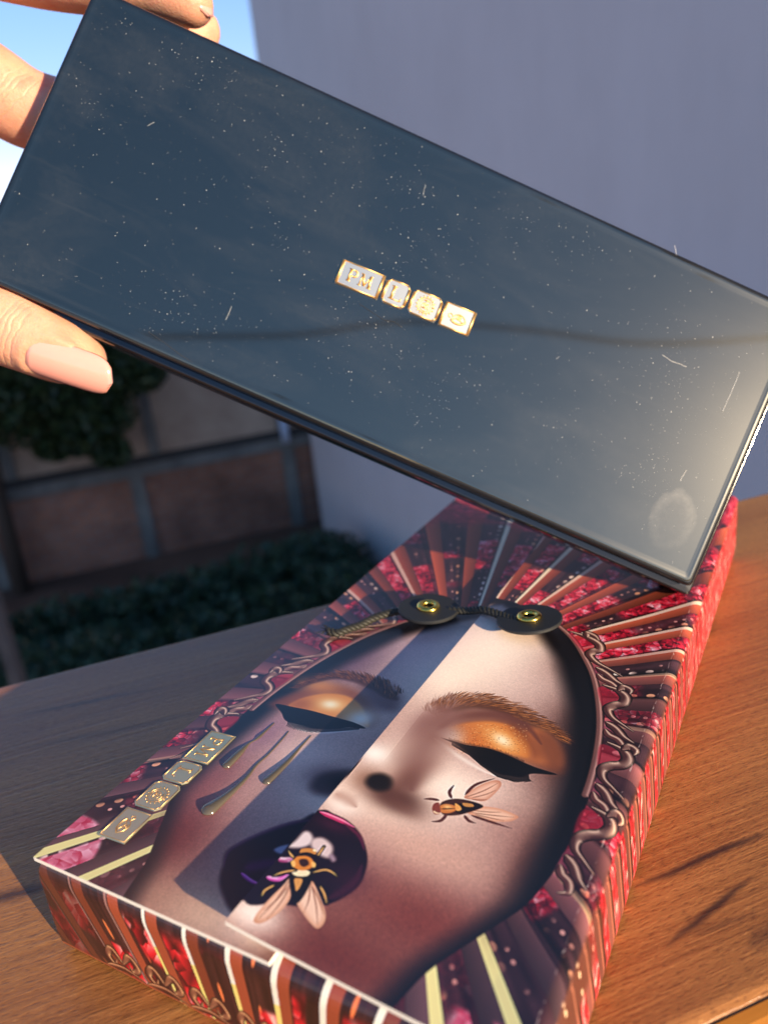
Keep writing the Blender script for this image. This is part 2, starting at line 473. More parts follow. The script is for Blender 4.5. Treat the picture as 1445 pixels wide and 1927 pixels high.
# --- artwork, painted into an array in centimetres: u across, v along, the sides folded out
PPC = 92
U0, U1, V0, V1 = -2.6, 11.3, -2.6, 22.1
NW, NH = int((U1 - U0) * PPC), int((V1 - V0) * PPC)
UU, VV = np.meshgrid((np.arange(NW) + .5) / PPC + U0, (np.arange(NH) + .5) / PPC + V0)
UU = UU.astype(np.float32); VV = VV.astype(np.float32)
def sst(a, b, x):
    t = np.clip((x - a) / (b - a), 0, 1); return t * t * (3 - 2 * t)
def vnoise(x, y, seed):
    r = np.random.default_rng(seed).random((256, 256)).astype(np.float32)
    xi = np.floor(x).astype(np.int32); yi = np.floor(y).astype(np.int32)
    fx = x - xi; fy = y - yi
    fx = fx * fx * (3 - 2 * fx); fy = fy * fy * (3 - 2 * fy)
    a = r[yi & 255, xi & 255]; b = r[yi & 255, (xi + 1) & 255]; c_ = r[(yi + 1) & 255, xi & 255]; d = r[(yi + 1) & 255, (xi + 1) & 255]
    return (a * (1 - fx) + b * fx) * (1 - fy) + (c_ * (1 - fx) + d * fx) * fy
def facets(x, y, seed):             # crumpled cells: a random tone per cell and the distance to its border
    r = np.random.default_rng(seed).random((64, 64, 3)).astype(np.float32)
    xi = np.floor(x).astype(np.int32); yi = np.floor(y).astype(np.int32)
    b1 = np.full(x.shape, 9., np.float32); b2 = b1.copy(); tone = np.zeros_like(b1); slope = np.zeros_like(b1)
    for dj in (-1, 0, 1):
        for di in (-1, 0, 1):
            q = r[(yi + dj) & 63, (xi + di) & 63]
            ox = xi + di + q[..., 0] - x; oy = yi + dj + q[..., 1] - y
            d = ox * ox + oy * oy
            nearer = d < b1
            b2 = np.where(nearer, b1, np.minimum(b2, d))
            tone = np.where(nearer, q[..., 2], tone); slope = np.where(nearer, ox * np.cos(q[..., 2] * 40) + oy * np.sin(q[..., 2] * 40), slope)
            b1 = np.where(nearer, d, b1)
    return tone, np.sqrt(b2) - np.sqrt(b1), slope
IMG = np.zeros((NH, NW, 3), np.float32)
def C3(*c): return np.array(c, np.float32) / 255
def blend(mask, col):
    global IMG
    IMG += (np.asarray(col, np.float32) - IMG) * mask[..., None]
def win(u0, u1, v0, v1):
    i0 = max(0, int((u0 - U0) * PPC)); i1 = min(NW, int((u1 - U0) * PPC) + 2)
    j0 = max(0, int((v0 - V0) * PPC)); j1 = min(NH, int((v1 - V0) * PPC) + 2)
    return slice(j0, j1), slice(i0, i1)
def spline(P, closed=False, k=8):
    P = np.array(P, float); n = len(P); out = []
    for i in range(n if closed else n - 1):
        if closed: p = [P[(i + d) % n] for d in (-1, 0, 1, 2)]
        else: p = [P[min(max(i + d, 0), n - 1)] for d in (-1, 0, 1, 2)]
        for t in np.arange(k) / k:
            out.append(.5 * (2 * p[1] + (p[2] - p[0]) * t + (2 * p[0] - 5 * p[1] + 4 * p[2] - p[3]) * t * t + (3 * p[1] - p[0] - 3 * p[2] + p[3]) * t ** 3))
    if not closed: out.append(P[-1])
    return np.array(out)
def sdf(P, u, v):                   # signed distance to a closed outline, negative inside
    d = np.full(u.shape, 1e9, np.float32); s = np.zeros(u.shape, bool)
    n = len(P)
    for i in range(n):
        a = P[i]; b = P[(i + 1) % n]; e = b - a; L = max(e @ e, 1e-12)
        t = np.clip(((u - a[0]) * e[0] + (v - a[1]) * e[1]) / L, 0, 1)
        d = np.minimum(d, (u - a[0] - t * e[0]) ** 2 + (v - a[1] - t * e[1]) ** 2)
        cond = (a[1] > v) != (b[1] > v)
        if abs(e[1]) > 1e-9: s ^= cond & (u < e[0] * (v - a[1]) / e[1] + a[0])
    d = np.sqrt(d); return np.where(s, -d, d)
CLIP = None
def clipmask(sl):
    if CLIP is None: return 1.0
    return CLIP(UU[sl])
def fill(P, col, soft=0.02, alpha=1.0, smooth=True, grad=None, noise=0.0):
    P = spline(P, True, 5) if smooth else np.array(P, float)
    pad = soft * 2 + .02
    sl = win(P[:, 0].min() - pad, P[:, 0].max() + pad, P[:, 1].min() - pad, P[:, 1].max() + pad)
    u, v = UU[sl], VV[sl]
    mk = sst(soft, -soft, sdf(P, u, v)) * alpha * clipmask(sl)
    if noise: mk = mk * (1 - noise * vnoise(u * 30, v * 30, 5))
    sub = IMG[sl]
    if grad is not None:
        (gu, gv, col2, ln_) = grad
        d = ((u - P[:, 0].mean()) * gu + (v - P[:, 1].mean()) * gv) / ln_ * .5 + .5
        cc = np.asarray(col, np.float32) + (np.asarray(col2, np.float32) - np.asarray(col, np.float32)) * np.clip(d, 0, 1)[..., None]
    else: cc = np.asarray(col, np.float32)
    IMG[sl] = sub + (cc - sub) * mk[..., None]
def stroke(P, w, col, hl=None, soft=0.012, alpha=1.0, taper=True, k=7, smooth=True):
    P = spline(P, False, k) if smooth and len(P) > 2 else np.array(P, float)
    sl = win(P[:, 0].min() - w - .05, P[:, 0].max() + w + .05, P[:, 1].min() - w - .05, P[:, 1].max() + w + .05)
    u, v = UU[sl], VV[sl]
    if u.size == 0: return
    q = np.full(u.shape, 9., np.float32); side = np.zeros(u.shape, np.float32)
    n = len(P)
    for i in range(n - 1):
        a, b = P[i], P[i + 1]; e = b - a; L = max(e @ e, 1e-12)
        t = np.clip(((u - a[0]) * e[0] + (v - a[1]) * e[1]) / L, 0, 1)
        dx = u - a[0] - t * e[0]; dy = v - a[1] - t * e[1]
        f = (i + t) / (n - 1)
        ww = w * (1 if not taper else np.clip(np.minimum(f * 4 + .25, (1 - f) * 2 + .15), 0, 1))
        dd = np.sqrt(dx * dx + dy * dy) / np.maximum(ww, 1e-4)
        near = dd < q
        side = np.where(near, (dx * .6 + dy * .8) / np.maximum(ww, 1e-4), side); q = np.minimum(q, dd)
    mk = sst(1 + soft / w, 1 - soft / w, q) * alpha * clipmask(sl)
    cc = np.asarray(col, np.float32)
    if hl is not None:
        h = np.clip(1 - np.abs(side - .25) * 2.0, 0, 1) ** 1.5
        dk = np.clip((np.abs(q) - .55) * 2, 0, 1) * .75
        cc = cc + (np.asarray(hl, np.float32) - cc) * h[..., None]
        cc = cc * (1 - dk[..., None])
    sub = IMG[sl]; IMG[sl] = sub + (cc - sub) * mk[..., None]
def glow(u0, v0, su, sv, col, alpha=1.0, ang=0.0, pw=1.0):
    sl = win(u0 - 3 * max(su, sv), u0 + 3 * max(su, sv), v0 - 3 * max(su, sv), v0 + 3 * max(su, sv))
    u = UU[sl] - u0; v = VV[sl] - v0
    ca, sa = math.cos(ang), math.sin(ang)
    d = ((u * ca + v * sa) / su) ** 2 + ((v * ca - u * sa) / sv) ** 2
    mk = np.exp(-(d ** pw)) * alpha * clipmask(sl)
    sub = IMG[sl]; IMG[sl] = sub + (np.asarray(col, np.float32) - sub) * mk[..., None]

# sunburst of ribbons, bead chains and crumpled red foil
CU_ = 4.40
def rays(u, v, cv, seed, count=40):
    r = np.random.default_rng(seed).random((128, 8)).astype(np.float32)
    ang = np.arctan2(v - cv, u - CU_)
    rad = np.hypot(u - CU_, v - cv)
    s = (ang / (2 * np.pi) + .5) * count
    k = np.floor(s).astype(np.int32) % 128; t = s - np.floor(s)
    q = r[k]
    out = np.empty(u.shape + (3,), np.float32)
    top = sst(7.5, 10.0, v); low = sst(3.0, 1.0, v)
    # foil
    tn, bd, slp = facets(u * 3.1 + 7 * np.sin(k * 1.7), v * 3.1, seed + 1)
    tn2, bd2, slp2 = facets(u * 7.5, v * 7.5, seed + 2)
    tone = np.clip(.42 + slp * .5 + slp2 * .45 + (tn - .5) * .35, 0, 1)
    foil = np.where((tone < .5)[..., None], C3(72, 8, 20) + (C3(214, 30, 56) - C3(72, 8, 20)) * (tone * 2)[..., None], C3(214, 30, 56) + (C3(255, 178, 190) - C3(214, 30, 56)) * ((tone - .5) * 2)[..., None])
    foil = foil * (.55 + .45 * sst(.0, .12, bd2))[..., None]
    # dark ground with beads
    dark = C3(30, 16, 20) + (C3(74, 44, 50) - C3(30, 16, 20)) * vnoise(rad * 1.3 + k * 5, t * 9, seed + 3)[..., None]
    bead = (np.abs(((rad * 3.1 + q[..., 3] * 3) % 1) - .5) / .30) ** 2 + ((t - .56) / .085) ** 2
    bead2 = (np.abs(((rad * 4.6 + q[..., 4] * 3) % 1) - .5) / .24) ** 2 + ((t - .78) / .05) ** 2
    warm = np.where((q[..., 5] > .45)[..., None], C3(228, 158, 120), C3(238, 206, 190))
    pick = vnoise(rad * 3.1, k * 3.3, seed + 5)
    dark = dark + (warm - dark) * (sst(1.0, .35, bead) * sst(.3, .75, pick))[..., None]
    dark = dark + (C3(216, 150, 140) - dark) * (sst(1.0, .35, bead2) * sst(.45, .8, vnoise(rad * 4.6, k * 2.1, seed + 6)))[..., None]
    out[:] = dark
    fm = sst(.46, .56, vnoise(rad * 1.05 + q[..., 6] * 20, k * 7.7, seed + 4)) * sst(.40, .44, t)
    mid_ = sst(2.2, 3.4, v) * sst(9.2, 7.8, v)
    fm = fm * (1 - .85 * low) * (1 - .55 * mid_ * sst(4.35, 4.0, np.abs(u - CU_)))
    out += (foil - out) * fm[..., None]
    # flat ribbon: warm brown in front of the bright top, mauve brown on the right
    rib = C3(112, 66, 66) + (C3(150, 66, 44) - C3(112, 66, 66)) * top[..., None]
    rib = rib + (C3(92, 66, 72) - rib) * low[..., None] * .8
    rib = rib * (.72 + .5 * q[..., 2:3]) * (.75 + .4 * (t / .36)[..., None])
    wd_ = .36 + .10 * mid_
    rm = sst(.0, .02, t) * sst(wd_ + .01, wd_ - .01, t)
    out += (rib - out) * rm[..., None]
    # pale edge of the ribbon
    cream = C3(236, 224, 150) + (C3(240, 222, 190) - C3(236, 224, 150)) * top[..., None]
    cream = cream + (C3(206, 140, 130) - cream) * (q[..., 0:1] * .7 * (1 - low[..., None]))
    ce_ = .445 + .075 * low
    cm_ = sst(.33, .345, t) * sst(ce_ + .015, ce_, t) * (np.where(q[..., 1] > .35 - .27 * low, 1, .0) * np.maximum(top, low) + np.where(q[..., 1] > .6, .35, .0) * (1 - np.maximum(top, low)))
    out += (cream - out) * cm_[..., None]
    shade = sst(.36, .5, t) * sst(.56, .5, t)
    out *= (1 - .55 * shade * (1 - cm_))[..., None]
    return out
cvv = 5.1 + 2.3 * sst(1.5, 10.5, VV)
IMG[:] = rays(np.clip(UU, -9, 18), VV, cvv, 31)
# big pink foil bands that cross the bottom corners and the far end
tn, bd, slp = facets(UU * 2.6, VV * 5.5, 71)
tn2, bd2, slp2 = facets(UU * 6.0, VV * 6.0, 72)
tone = np.clip(.5 + slp * .5 + slp2 * .4, 0, 1)[..., None]
pinkf = C3(196, 40, 76) + (C3(255, 186, 204) - C3(196, 40, 76)) * tone
m_ = sst(.95, .85, np.hypot(UU - .15, (VV - .15) * 1.0)) * sst(.45, .5, ((np.arctan2(VV - 5.1, UU - CU_) * 7.3) % 1)) * (UU > -.02) * (VV > -.02)
blend(m_ * .9, pinkf)
m_ = sst(.5, .4, VV) * sst(7.4, 7.6, UU) * sst(.3, .36, ((np.arctan2(VV - 5.1, UU - CU_) * 7.3) % 1)) * (UU < 8.7) * (VV > -.02)
blend(m_ * .9, pinkf)
redf = C3(120, 10, 24) + (C3(246, 70, 90) - C3(120, 10, 24)) * tone
blend(sst(14.5, 16.5, VV + .5 * vnoise(UU * 2, VV * 2, 9)) * sst(.35, .55, vnoise(UU * 1.6, VV * 1.6, 10)) * .85, redf)
# right-hand side: ribbons run down it, foil strips between, brighter red to the far end
right = UU > 8.66
s_ = VV - (UU - 8.66) * .22
k_ = np.floor(s_ / .62).astype(np.int32); t_ = s_ / .62 - k_
rk = np.random.default_rng(5).random((256, 3)).astype(np.float32)[k_ & 255]
tn, bd, slp = facets(UU * 1.6, VV * 9, 81)
tone = np.clip(.42 + slp * .6 + (vnoise(UU * 5, VV * 26, 82) - .5) * .9, 0, 1)[..., None]
sf = np.where(tone < .5, C3(104, 10, 24) + (C3(226, 36, 56) - C3(104, 10, 24)) * tone * 2, C3(226, 36, 56) + (C3(255, 190, 180) - C3(226, 36, 56)) * (tone - .5) * 2)
rb = C3(108, 62, 58) * (.75 + .5 * rk[..., 0:1])
rb = rb + (C3(178, 104, 84) - rb) * (sst(.28, .33, t_) * sst(.42, .36, t_))[..., None]
rb = rb * (1 - .7 * sst(.42, .46, t_) * sst(.58, .54, t_))[..., None]
rm = sst(.62, .56, t_) * (1 - .75 * sst(8, 13, VV))
sidec = sf + (rb - sf) * rm[..., None]
lowb = sst(3.2, 1.6, VV - 0.3 * (UU - 8.66))
bd_ = ((np.abs(((UU * 2.3 + rk[..., 1] * 9) % 1) - .5) / .22) ** 2 + ((t_ - .8) / .07) ** 2)
drk = C3(92, 52, 44) + (C3(150, 92, 74) - C3(92, 52, 44)) * sst(.25, .3, t_)[..., None] * sst(.4, .36, t_)[..., None]
drk = drk + (C3(240, 196, 160) - drk) * sst(1, .4, bd_)[..., None]
lowm = lowb * sst(9.95, 9.6, UU)
sidec = sidec + (drk - sidec) * lowm[..., None]
fold = sst(8.66, 8.78, UU)
IMG += (sidec - IMG) * (right * fold)[..., None]
# front side: its own fan of ribbons closing towards the bottom
front = VV < 0
sd = -VV
ft = 4.5 + (UU - 4.5) / np.clip(1 - sd / 9.0, .3, 1)
k_ = np.floor(ft / .86 + .35).astype(np.int32); t_ = ft / .86 + .35 - k_
rk = np.random.default_rng(15).random((256, 4)).astype(np.float32)[k_ & 255]
tn, bd, slp = facets(UU * 2.4 + 3, VV * 1.6, 91); tn2, bd2, slp2 = facets(UU * 5.5, VV * 4, 92)
tone = np.clip(.4 + slp * .55 + slp2 * .45, 0, 1)[..., None]
ff = np.where(tone < .5, C3(70, 8, 16) + (C3(226, 30, 44) - C3(70, 8, 16)) * tone * 2, C3(226, 30, 44) + (C3(255, 190, 180) - C3(226, 30, 44)) * (tone - .5) * 2)
gd = C3(58, 30, 28) * (.6 + .7 * vnoise(ft * 16, sd * 1.2, 93))[..., None]
orange = ((t_ - .62) / .05) ** 2 + ((((sd * .9 + rk[..., 0]) % 1) - .5) / .2) ** 2
gd = gd + (C3(236, 120, 70) - gd) * (sst(1, .5, orange))[..., None]
zf = sst(.38, .48, t_) * sst(.42, .52, vnoise(ft * 1.9, sd * 1.1 + 40, 94)) * sst(.35, .7, sd)
fr = gd + (ff - gd) * zf[..., None]
br_ = C3(142, 66, 42) * (.8 + .35 * rk[..., 1:2])
fr = fr + (br_ - fr) * (sst(.10, .12, t_) * sst(.40, .38, t_))[..., None]
crm = np.where((ft < 1.9)[..., None], C3(150, 108, 100), np.where((sd > .9)[..., None], C3(242, 214, 122), C3(244, 236, 214)))
lw = np.clip(.05 + .05 * (ft - .5) / 3, .045, .13)
fr = fr + (crm - fr) * (sst(.0, .015, t_) * sst(lw + .015, lw, t_))[..., None]
dkl = C3(60, 34, 26) * (.8 + .4 * vnoise(ft * 9, sd * .5, 95))[..., None]
fr = fr + (dkl - fr) * (sst(.62, .5, ft) * .6)[..., None]
IMG = np.where(front[..., None], fr, IMG)
for cx in np.arange(1.6, 8.6, .93):      # bronze scrolls along the foot of the front side
    for sgn in (-1, 1):
        stroke([(cx, -1.75), (cx + sgn * .2, -1.5), (cx + sgn * .34, -1.68), (cx + sgn * .22, -1.84), (cx + sgn * .14, -1.70)], .085, C3(84, 42, 34), C3(230, 170, 120))
    stroke([(cx - .45, -1.98), (cx, -1.86), (cx + .45, -1.98)], .08, C3(80, 40, 30), C3(210, 150, 110))
stroke([(0, -2.02), (8.66, -2.02)], .035, C3(170, 86, 56), smooth=False, taper=False)

# hood, rim, scrolls
hv = [-2.6, 0, .7, 1.2, 1.8, 2.25, 3.0, 4.0, 5.0, 5.75, 7.0, 8.5, 9.4, 9.9, 10.2, 10.4]
hw = [1.2, 2.35, 2.52, 2.78, 3.1, 3.35, 3.52, 3.58, 3.56, 3.48, 3.25, 2.66, 2.0, 1.45, .9, .0]
sw = [1.0, 2.24, 2.42, 2.68, 3.0, 3.22, 3.24, 3.22, 3.12, 2.98, 2.66, 1.95, 1.2, .55, .1, -.3]
vs_ = np.linspace(-2.6, 10.6, 400)
HWv = np.interp(VV, vs_, np.convolve(np.pad(np.interp(vs_, hv, hw), 6, 'edge'), np.ones(13) / 13, 'valid'))
SWv = np.interp(VV, vs_, np.convolve(np.pad(np.interp(vs_, hv, sw), 6, 'edge'), np.ones(13) / 13, 'valid'))
ontop = ((VV > -.01) & (UU > -.01) & (UU < 8.70)).astype(np.float32)
UC = 4.44
au = np.abs(UU - UC)
ok = (VV < 10.4)
blend(sst(.02, -.02, au - HWv) * ok * ontop, C3(17, 15, 18))
for sgn in (-1, 1):
    rim = [(UC + sgn * (np.interp(v, hv, hw) - .07), v) for v in (10.15, 9.8, 9.4, 8.9, 8.2, 7.4, 6.6, 5.8, 5.2, 4.75)]
    stroke(rim, .075, C3(112, 72, 66), C3(190, 140, 128), taper=False)
    stroke([(p[0] - sgn * .12, p[1]) for p in rim], .03, C3(12, 10, 12), taper=False)
    v = 9.6
    i = 0
    while v > 4.4:
        e = UC + sgn * float(np.interp(v, hv, hw))
        dv = 1.72
        n_ = np.array([sgn * .93, .25 if v > 7 else -.05])
        def pt(a, b):
            ee = UC + sgn * float(np.interp(v - a * 1.8, hv, hw))
            return (ee + n_[0] * b * 1.12, v - a * 1.8 + n_[1] * b * .6)
        fill([pt(.02, -.02), pt(.06, .3), pt(.2, .36), pt(.34, .2), pt(.36, .0)], C3(190, 30, 54), .03, .55)
        fill([pt(.55, .0), pt(.5, .16), pt(.62, .26), pt(.78, .2), pt(.84, .02)], C3(206, 90, 116), .03, .4)
        BRZ, BHL = C3(76, 42, 40), C3(236, 192, 164)
        stroke([pt(-.04, .10), pt(.02, .36), pt(.12, .46), pt(.24, .38), pt(.30, .20), pt(.38, .08), pt(.50, .12), pt(.60, .30), pt(.70, .50)], .125, BRZ, BHL)
        stroke([pt(.02, .36), pt(-.06, .48), pt(-.02, .58), pt(.06, .55)], .10, BRZ, BHL)
        stroke([pt(.60, .04), pt(.68, .20), pt(.80, .34), pt(.88, .52)], .105, BRZ, BHL)
        stroke([pt(.72, .03), pt(.80, .10), pt(.86, .26), pt(.96, .34), pt(1.0, .22)], .09, C3(92, 50, 48), BHL)
        v -= dv; i += 1

# skin of the printed face
edge_ = (SWv - au)
skin = sst(-.16, .42, edge_) * ok * ontop
base = np.empty_like(IMG); base[:] = C3(176, 144, 136)
bases = [(4.3, 8.0, 2.3, 1.7, (214, 190, 180), .95), (5.1, 8.1, 1.3, 1.3, (246, 231, 212), .95), (4.55, 7.0, .8, 1.4, (244, 226, 206), .9),
         (3.0, 8.2, 1.1, 1.1, (206, 176, 172), .9), (1.9, 7.2, .9, 1.5, (96, 74, 92), .75),
         (6.4, 7.8, 1.0, 1.0, (204, 176, 166), .7), (7.1, 6.3, .6, 1.4, (120, 92, 86), .8),
         (6.0, 3.9, 1.5, .75, (248, 230, 212), .95), (4.95, 4.3, .6, 1.0, (248, 234, 218), .95), (2.6, 3.7, 1.1, .9, (226, 196, 182), .95), (1.7, 4.2, .5, .8, (156, 120, 130), .85),
         (7.0, 3.4, .7, .9, (170, 132, 122), .8), (4.7, 3.0, 1.4, .5, (246, 228, 210), .9),
         (6.6, 1.35, 1.9, .85, (124, 72, 64), .97), (5.6, .3, 2.4, .75, (110, 62, 54), .97), (6.2, 2.5, 1.2, .45, (206, 168, 150), .75), (7.55, 3.0, .35, 1.3, (96, 60, 54), .7), (7.35, 5.6, .4, 1.3, (88, 58, 52), .7), (6.6, 8.6, .5, .8, (120, 90, 84), .6),
         (1.9, 1.4, .9, 1.6, (104, 54, 54), .95), (2.6, .2, 1.2, .55, (172, 132, 112), .8), (1.7, 2.6, .55, .8, (126, 74, 74), .8), (3.6, .25, .8, .5, (214, 182, 156), .8),
         (2.5, 2.6, .8, .8, (196, 156, 144), .7), (4.45, .35, .5, .32, (246, 232, 220), .9)]
for (u0, v0, su, sv, cc, al) in bases:
    d = ((UU - u0) / su) ** 2 + ((VV - v0) / sv) ** 2
    base += (C3(*cc) - base) * (np.exp(-d) * al)[..., None]
grain = (rng.random((NH, NW)).astype(np.float32) - .5)
grain = (grain + np.roll(grain, 1, 1) + np.roll(grain, 1, 0)) / 1.7
base = np.clip(base + (base - .60) * .20, 0, 1)
g2 = vnoise(UU * 34, VV * 34, 61) - .5 + .7 * (vnoise(UU * 17, VV * 17, 62) - .5)
grain = grain * .8 + g2 * .55
base *= (1 + .17 * grain * (1.2 - base.mean(-1)))[..., None]
blend(skin, base)

LEFT = lambda u: (u < FL0 + .02).astype(np.float32)
FLAP = lambda u: (u >= FL0 - .02).astype(np.float32)
def Z3(x, y): return cmf(780 + x / 3.0745, 1180 + y / 3.0745)
def Z2(x, y): return cmf(400 + x / 2.4083, 1120 + y / 2.4083)
def Z4(x, y): return cmf(350 + x / 2.89, 1480 + y / 2.89)
def Z7(x, y): return cm(300 + x / 3.1413, 1230 + y / 3.1413)
def Z4L(x, y): return cm(350 + x / 2.89, 1480 + y / 2.89)
def hairs(path, wid, n, lens, tilt, cols, wd=.012, al=.8):
    P = spline(path, False, 12)
    for _ in range(n):
        f = random.random(); i = int(f * (len(P) - 2)); p = P[i]; t = P[i + 1] - P[i]; t = t / max(np.hypot(*t), 1e-6); nn = np.array([-t[1], t[0]])
        w_ = np.interp(f, [0, .3, .75, 1], wid)
        s0 = p + nn * random.uniform(-w_, w_)
        d = t * math.cos(tilt) + nn * math.sin(tilt)
        d = d + np.array([random.gauss(0, .12), random.gauss(0, .12)])
        L = lens * random.uniform(.6, 1.2)
        stroke([s0, s0 + d * L], wd, C3(*random.choice(cols)), None, .008, al, True, smooth=False)

# -- right eye (on the flap)
CLIP = FLAP
fill([Z3(90, 640), Z3(200, 560), Z3(330, 520), Z3(520, 520), Z3(680, 560), Z3(800, 640), Z3(860, 760), Z3(830, 850), Z3(640, 800), Z3(400, 740), Z3(220, 680)], C3(122, 66, 44), .16, .85)
fill([Z3(110, 440), Z3(230, 520), Z3(500, 520), Z3(640, 580), Z3(560, 470), Z3(300, 420)], C3(128, 82, 70), .16, .75)
fill([Z3(130, 470), Z3(240, 415), Z3(400, 412), Z3(540, 452), Z3(680, 522), Z3(800, 596), Z3(850, 670), Z3(760, 620), Z3(640, 560), Z3(500, 500), Z3(350, 470), Z3(220, 490)], C3(74, 42, 30), .09, .8)
fill([Z3(640, 600), Z3(740, 600), Z3(820, 700), Z3(830, 800), Z3(700, 790), Z3(620, 740)], C3(196, 112, 62), .14, .8)
fill([Z3(150, 630), Z3(220, 570), Z3(330, 548), Z3(460, 548), Z3(570, 580), Z3(650, 650), Z3(660, 750), Z3(560, 740), Z3(400, 700), Z3(250, 665)], C3(206, 116, 52), .06, .97)
u_, v_ = Z3(300, 640); glow(u_, v_, .34, .28, C3(196, 96, 36), .6)
u_, v_ = Z3(190, 610); glow(u_, v_, .30, .22, C3(240, 220, 200), .95, -.3)
u_, v_ = Z3(505, 655); glow(u_, v_, .46, .26, C3(244, 176, 96), .9, -.5); glow(u_, v_, .20, .12, C3(255, 240, 200), .95, -.5)
fill([Z3(560, 560), Z3(650, 610), Z3(720, 720), Z3(690, 760), Z3(640, 680), Z3(570, 600)], C3(104, 50, 32), .17, .6)
stroke([Z3(130, 590), Z3(220, 530), Z3(330, 508), Z3(460, 508), Z3(570, 535), Z3(660, 590), Z3(730, 680)], .13, C3(98, 54, 46), None, .12, .8)
u_, v_ = Z3(60, 560); glow(u_, v_, .26, .5, C3(140, 100, 96), .6)
u_, v_ = Z3(165, 620); glow(u_, v_, .26, .13, C3(252, 240, 226), .95, -.15)
fill([Z3(700, 620), Z3(790, 640), Z3(850, 740), Z3(830, 820), Z3(760, 790)], C3(104, 56, 40), .14, .65)
for _ in range(420):
    x, y = random.uniform(200, 640), random.uniform(560, 730)
    u_, v_ = Z3(x, y); stroke([(u_, v_), (u_ + .03, v_ + random.uniform(-.03, .03))], .008, C3(120, 60, 28) if random.random() < .5 else C3(255, 214, 150), None, .006, .35, smooth=False)
hairs([Z3(110, 470), Z3(240, 425), Z3(400, 425), Z3(540, 465), Z3(680, 535), Z3(790, 600), Z3(850, 650)], [.16, .22, .16, .06], 500, .22, .35, [(120, 70, 44), (94, 52, 34), (160, 100, 62)], .020, .28)
hairs([Z3(150, 455), Z3(240, 415), Z3(400, 415), Z3(540, 455), Z3(680, 525), Z3(790, 592), Z3(860, 660)], [.12, .19, .13, .04], 620, .17, .55, [(84, 46, 28), (120, 68, 38), (186, 116, 62), (58, 32, 22)], .0065, .75)
fill([Z3(150, 638), Z3(230, 660), Z3(300, 682), Z3(420, 702), Z3(520, 736), Z3(620, 782), Z3(700, 816), Z3(822, 858), Z3(700, 852), Z3(660, 856), Z3(620, 872), Z3(560, 866), Z3(470, 846), Z3(380, 790), Z3(310, 728), Z3(230, 676)], C3(14, 11, 10), .018)
stroke([Z3(110, 640), Z3(170, 684), Z3(240, 738), Z3(320, 790), Z3(400, 836), Z3(470, 866)], .045, C3(250, 236, 222), None, .05, .75)
for i in range(70):
    f = i / 69; x = 215 + f * 440; y = float(np.interp(x, [215, 310, 380, 470, 560, 655], [672, 725, 785, 845, 866, 858]))
    L = 16 + 26 * f
    stroke([Z3(x, y - 6), Z3(x + L * .1, y + L * .6), Z3(x + L * .55 + 4, y + L)], .010, C3(18, 13, 12), None, .006, .9)
hairs([Z3(90, 500), Z3(150, 450), Z3(230, 420)], [.16, .2, .2, .2], 160, .2, .7, [(150, 112, 100), (120, 80, 66)], .012, .3)
for i in range(60):
    f = i / 59; x = 200 + f * 430; y = float(np.interp(x, [200, 300, 420, 520, 620], [652, 682, 702, 736, 782]))
    stroke([Z3(x, y + 3), Z3(x - 3, y - 10 - 9 * random.random())], .007, C3(30, 16, 12), None, .005, .6, smooth=False)
# nose
u_, v_ = Z2(880, 760); glow(u_, v_, .5, 1.3, C3(176, 132, 116), .6, -.25)
u_, v_ = Z2(1000, 560); glow(u_, v_, .34, .8, C3(150, 110, 104), .65, -.3)
u_, v_ = Z2(830, 920); glow(u_, v_, .52, .28, C3(92, 56, 46), .9)
u_, v_ = Z2(900, 800); glow(u_, v_, .2, .5, C3(140, 96, 80), .6, -.3)
u_, v_ = Z2(690, 830); glow(u_, v_, .24, .26, C3(160, 116, 92), .7)
u_, v_ = Z2(735, 715); glow(u_, v_, .30, .24, C3(255, 248, 236), .95)
u_, v_ = Z2(950, 700); glow(u_, v_, .25, .5, C3(236, 214, 196), .6, -.3)
u_, v_ = Z2(590, 950); glow(u_, v_, .3, .22, C3(252, 240, 226), .8)
stroke([Z2(1060, 520), Z2(1000, 620), Z2(940, 720), Z2(905, 810), Z2(900, 880)], .34, C3(130, 88, 80), None, .34, .8)
u_, v_ = Z2(815, 905); glow(u_, v_, .50, .26, C3(76, 44, 36), .95, -.25)
u_, v_ = Z2(880, 850); glow(u_, v_, .22, .38, C3(112, 72, 62), .85, -.2)
u_, v_ = Z2(860, 960); glow(u_, v_, .34, .14, C3(110, 70, 58), .6, -.2)
stroke([Z2(560, 900), Z2(610, 925), Z2(650, 960)], .10, C3(170, 126, 108), None, .1, .6)
fill([Z2(692, 845), Z2(712, 815), Z2(760, 806), Z2(800, 822), Z2(812, 850), Z2(795, 880), Z2(750, 888), Z2(710, 872)], C3(20, 14, 12), .085)
# -- lips
LIPS = [Z4(735, 128), Z4(800, 150), Z4(880, 190), Z4(940, 250), Z4(972, 320), Z4(986, 400), Z4(970, 480), Z4(940, 540), Z4(880, 592), Z4(790, 640), Z4(700, 655), Z4(600, 655), Z4(480, 640), Z4(330, 640), Z4(330, 500), Z4(560, 200)]
fill(LIPS, C3(24, 10, 18), .028)
u_, v_ = Z4(880, 500); glow(u_, v_, .34, .3, C3(52, 18, 34), .5)
stroke([Z4(780, 610), Z4(860, 570), Z4(925, 510), Z4(955, 430)], .07, C3(70, 24, 44), None, .07, .6)
u_, v_ = Z4(800, 210); glow(u_, v_, .3, .12, C3(70, 22, 44), .6)
stroke([Z4(728, 138), Z4(800, 168), Z4(862, 196), Z4(915, 224)], .06, C3(190, 44, 96), C3(255, 150, 180), .03)
stroke([Z4(860, 200), Z4(940, 270), Z4(968, 350)], .03, C3(110, 30, 60), None, .03, .7)
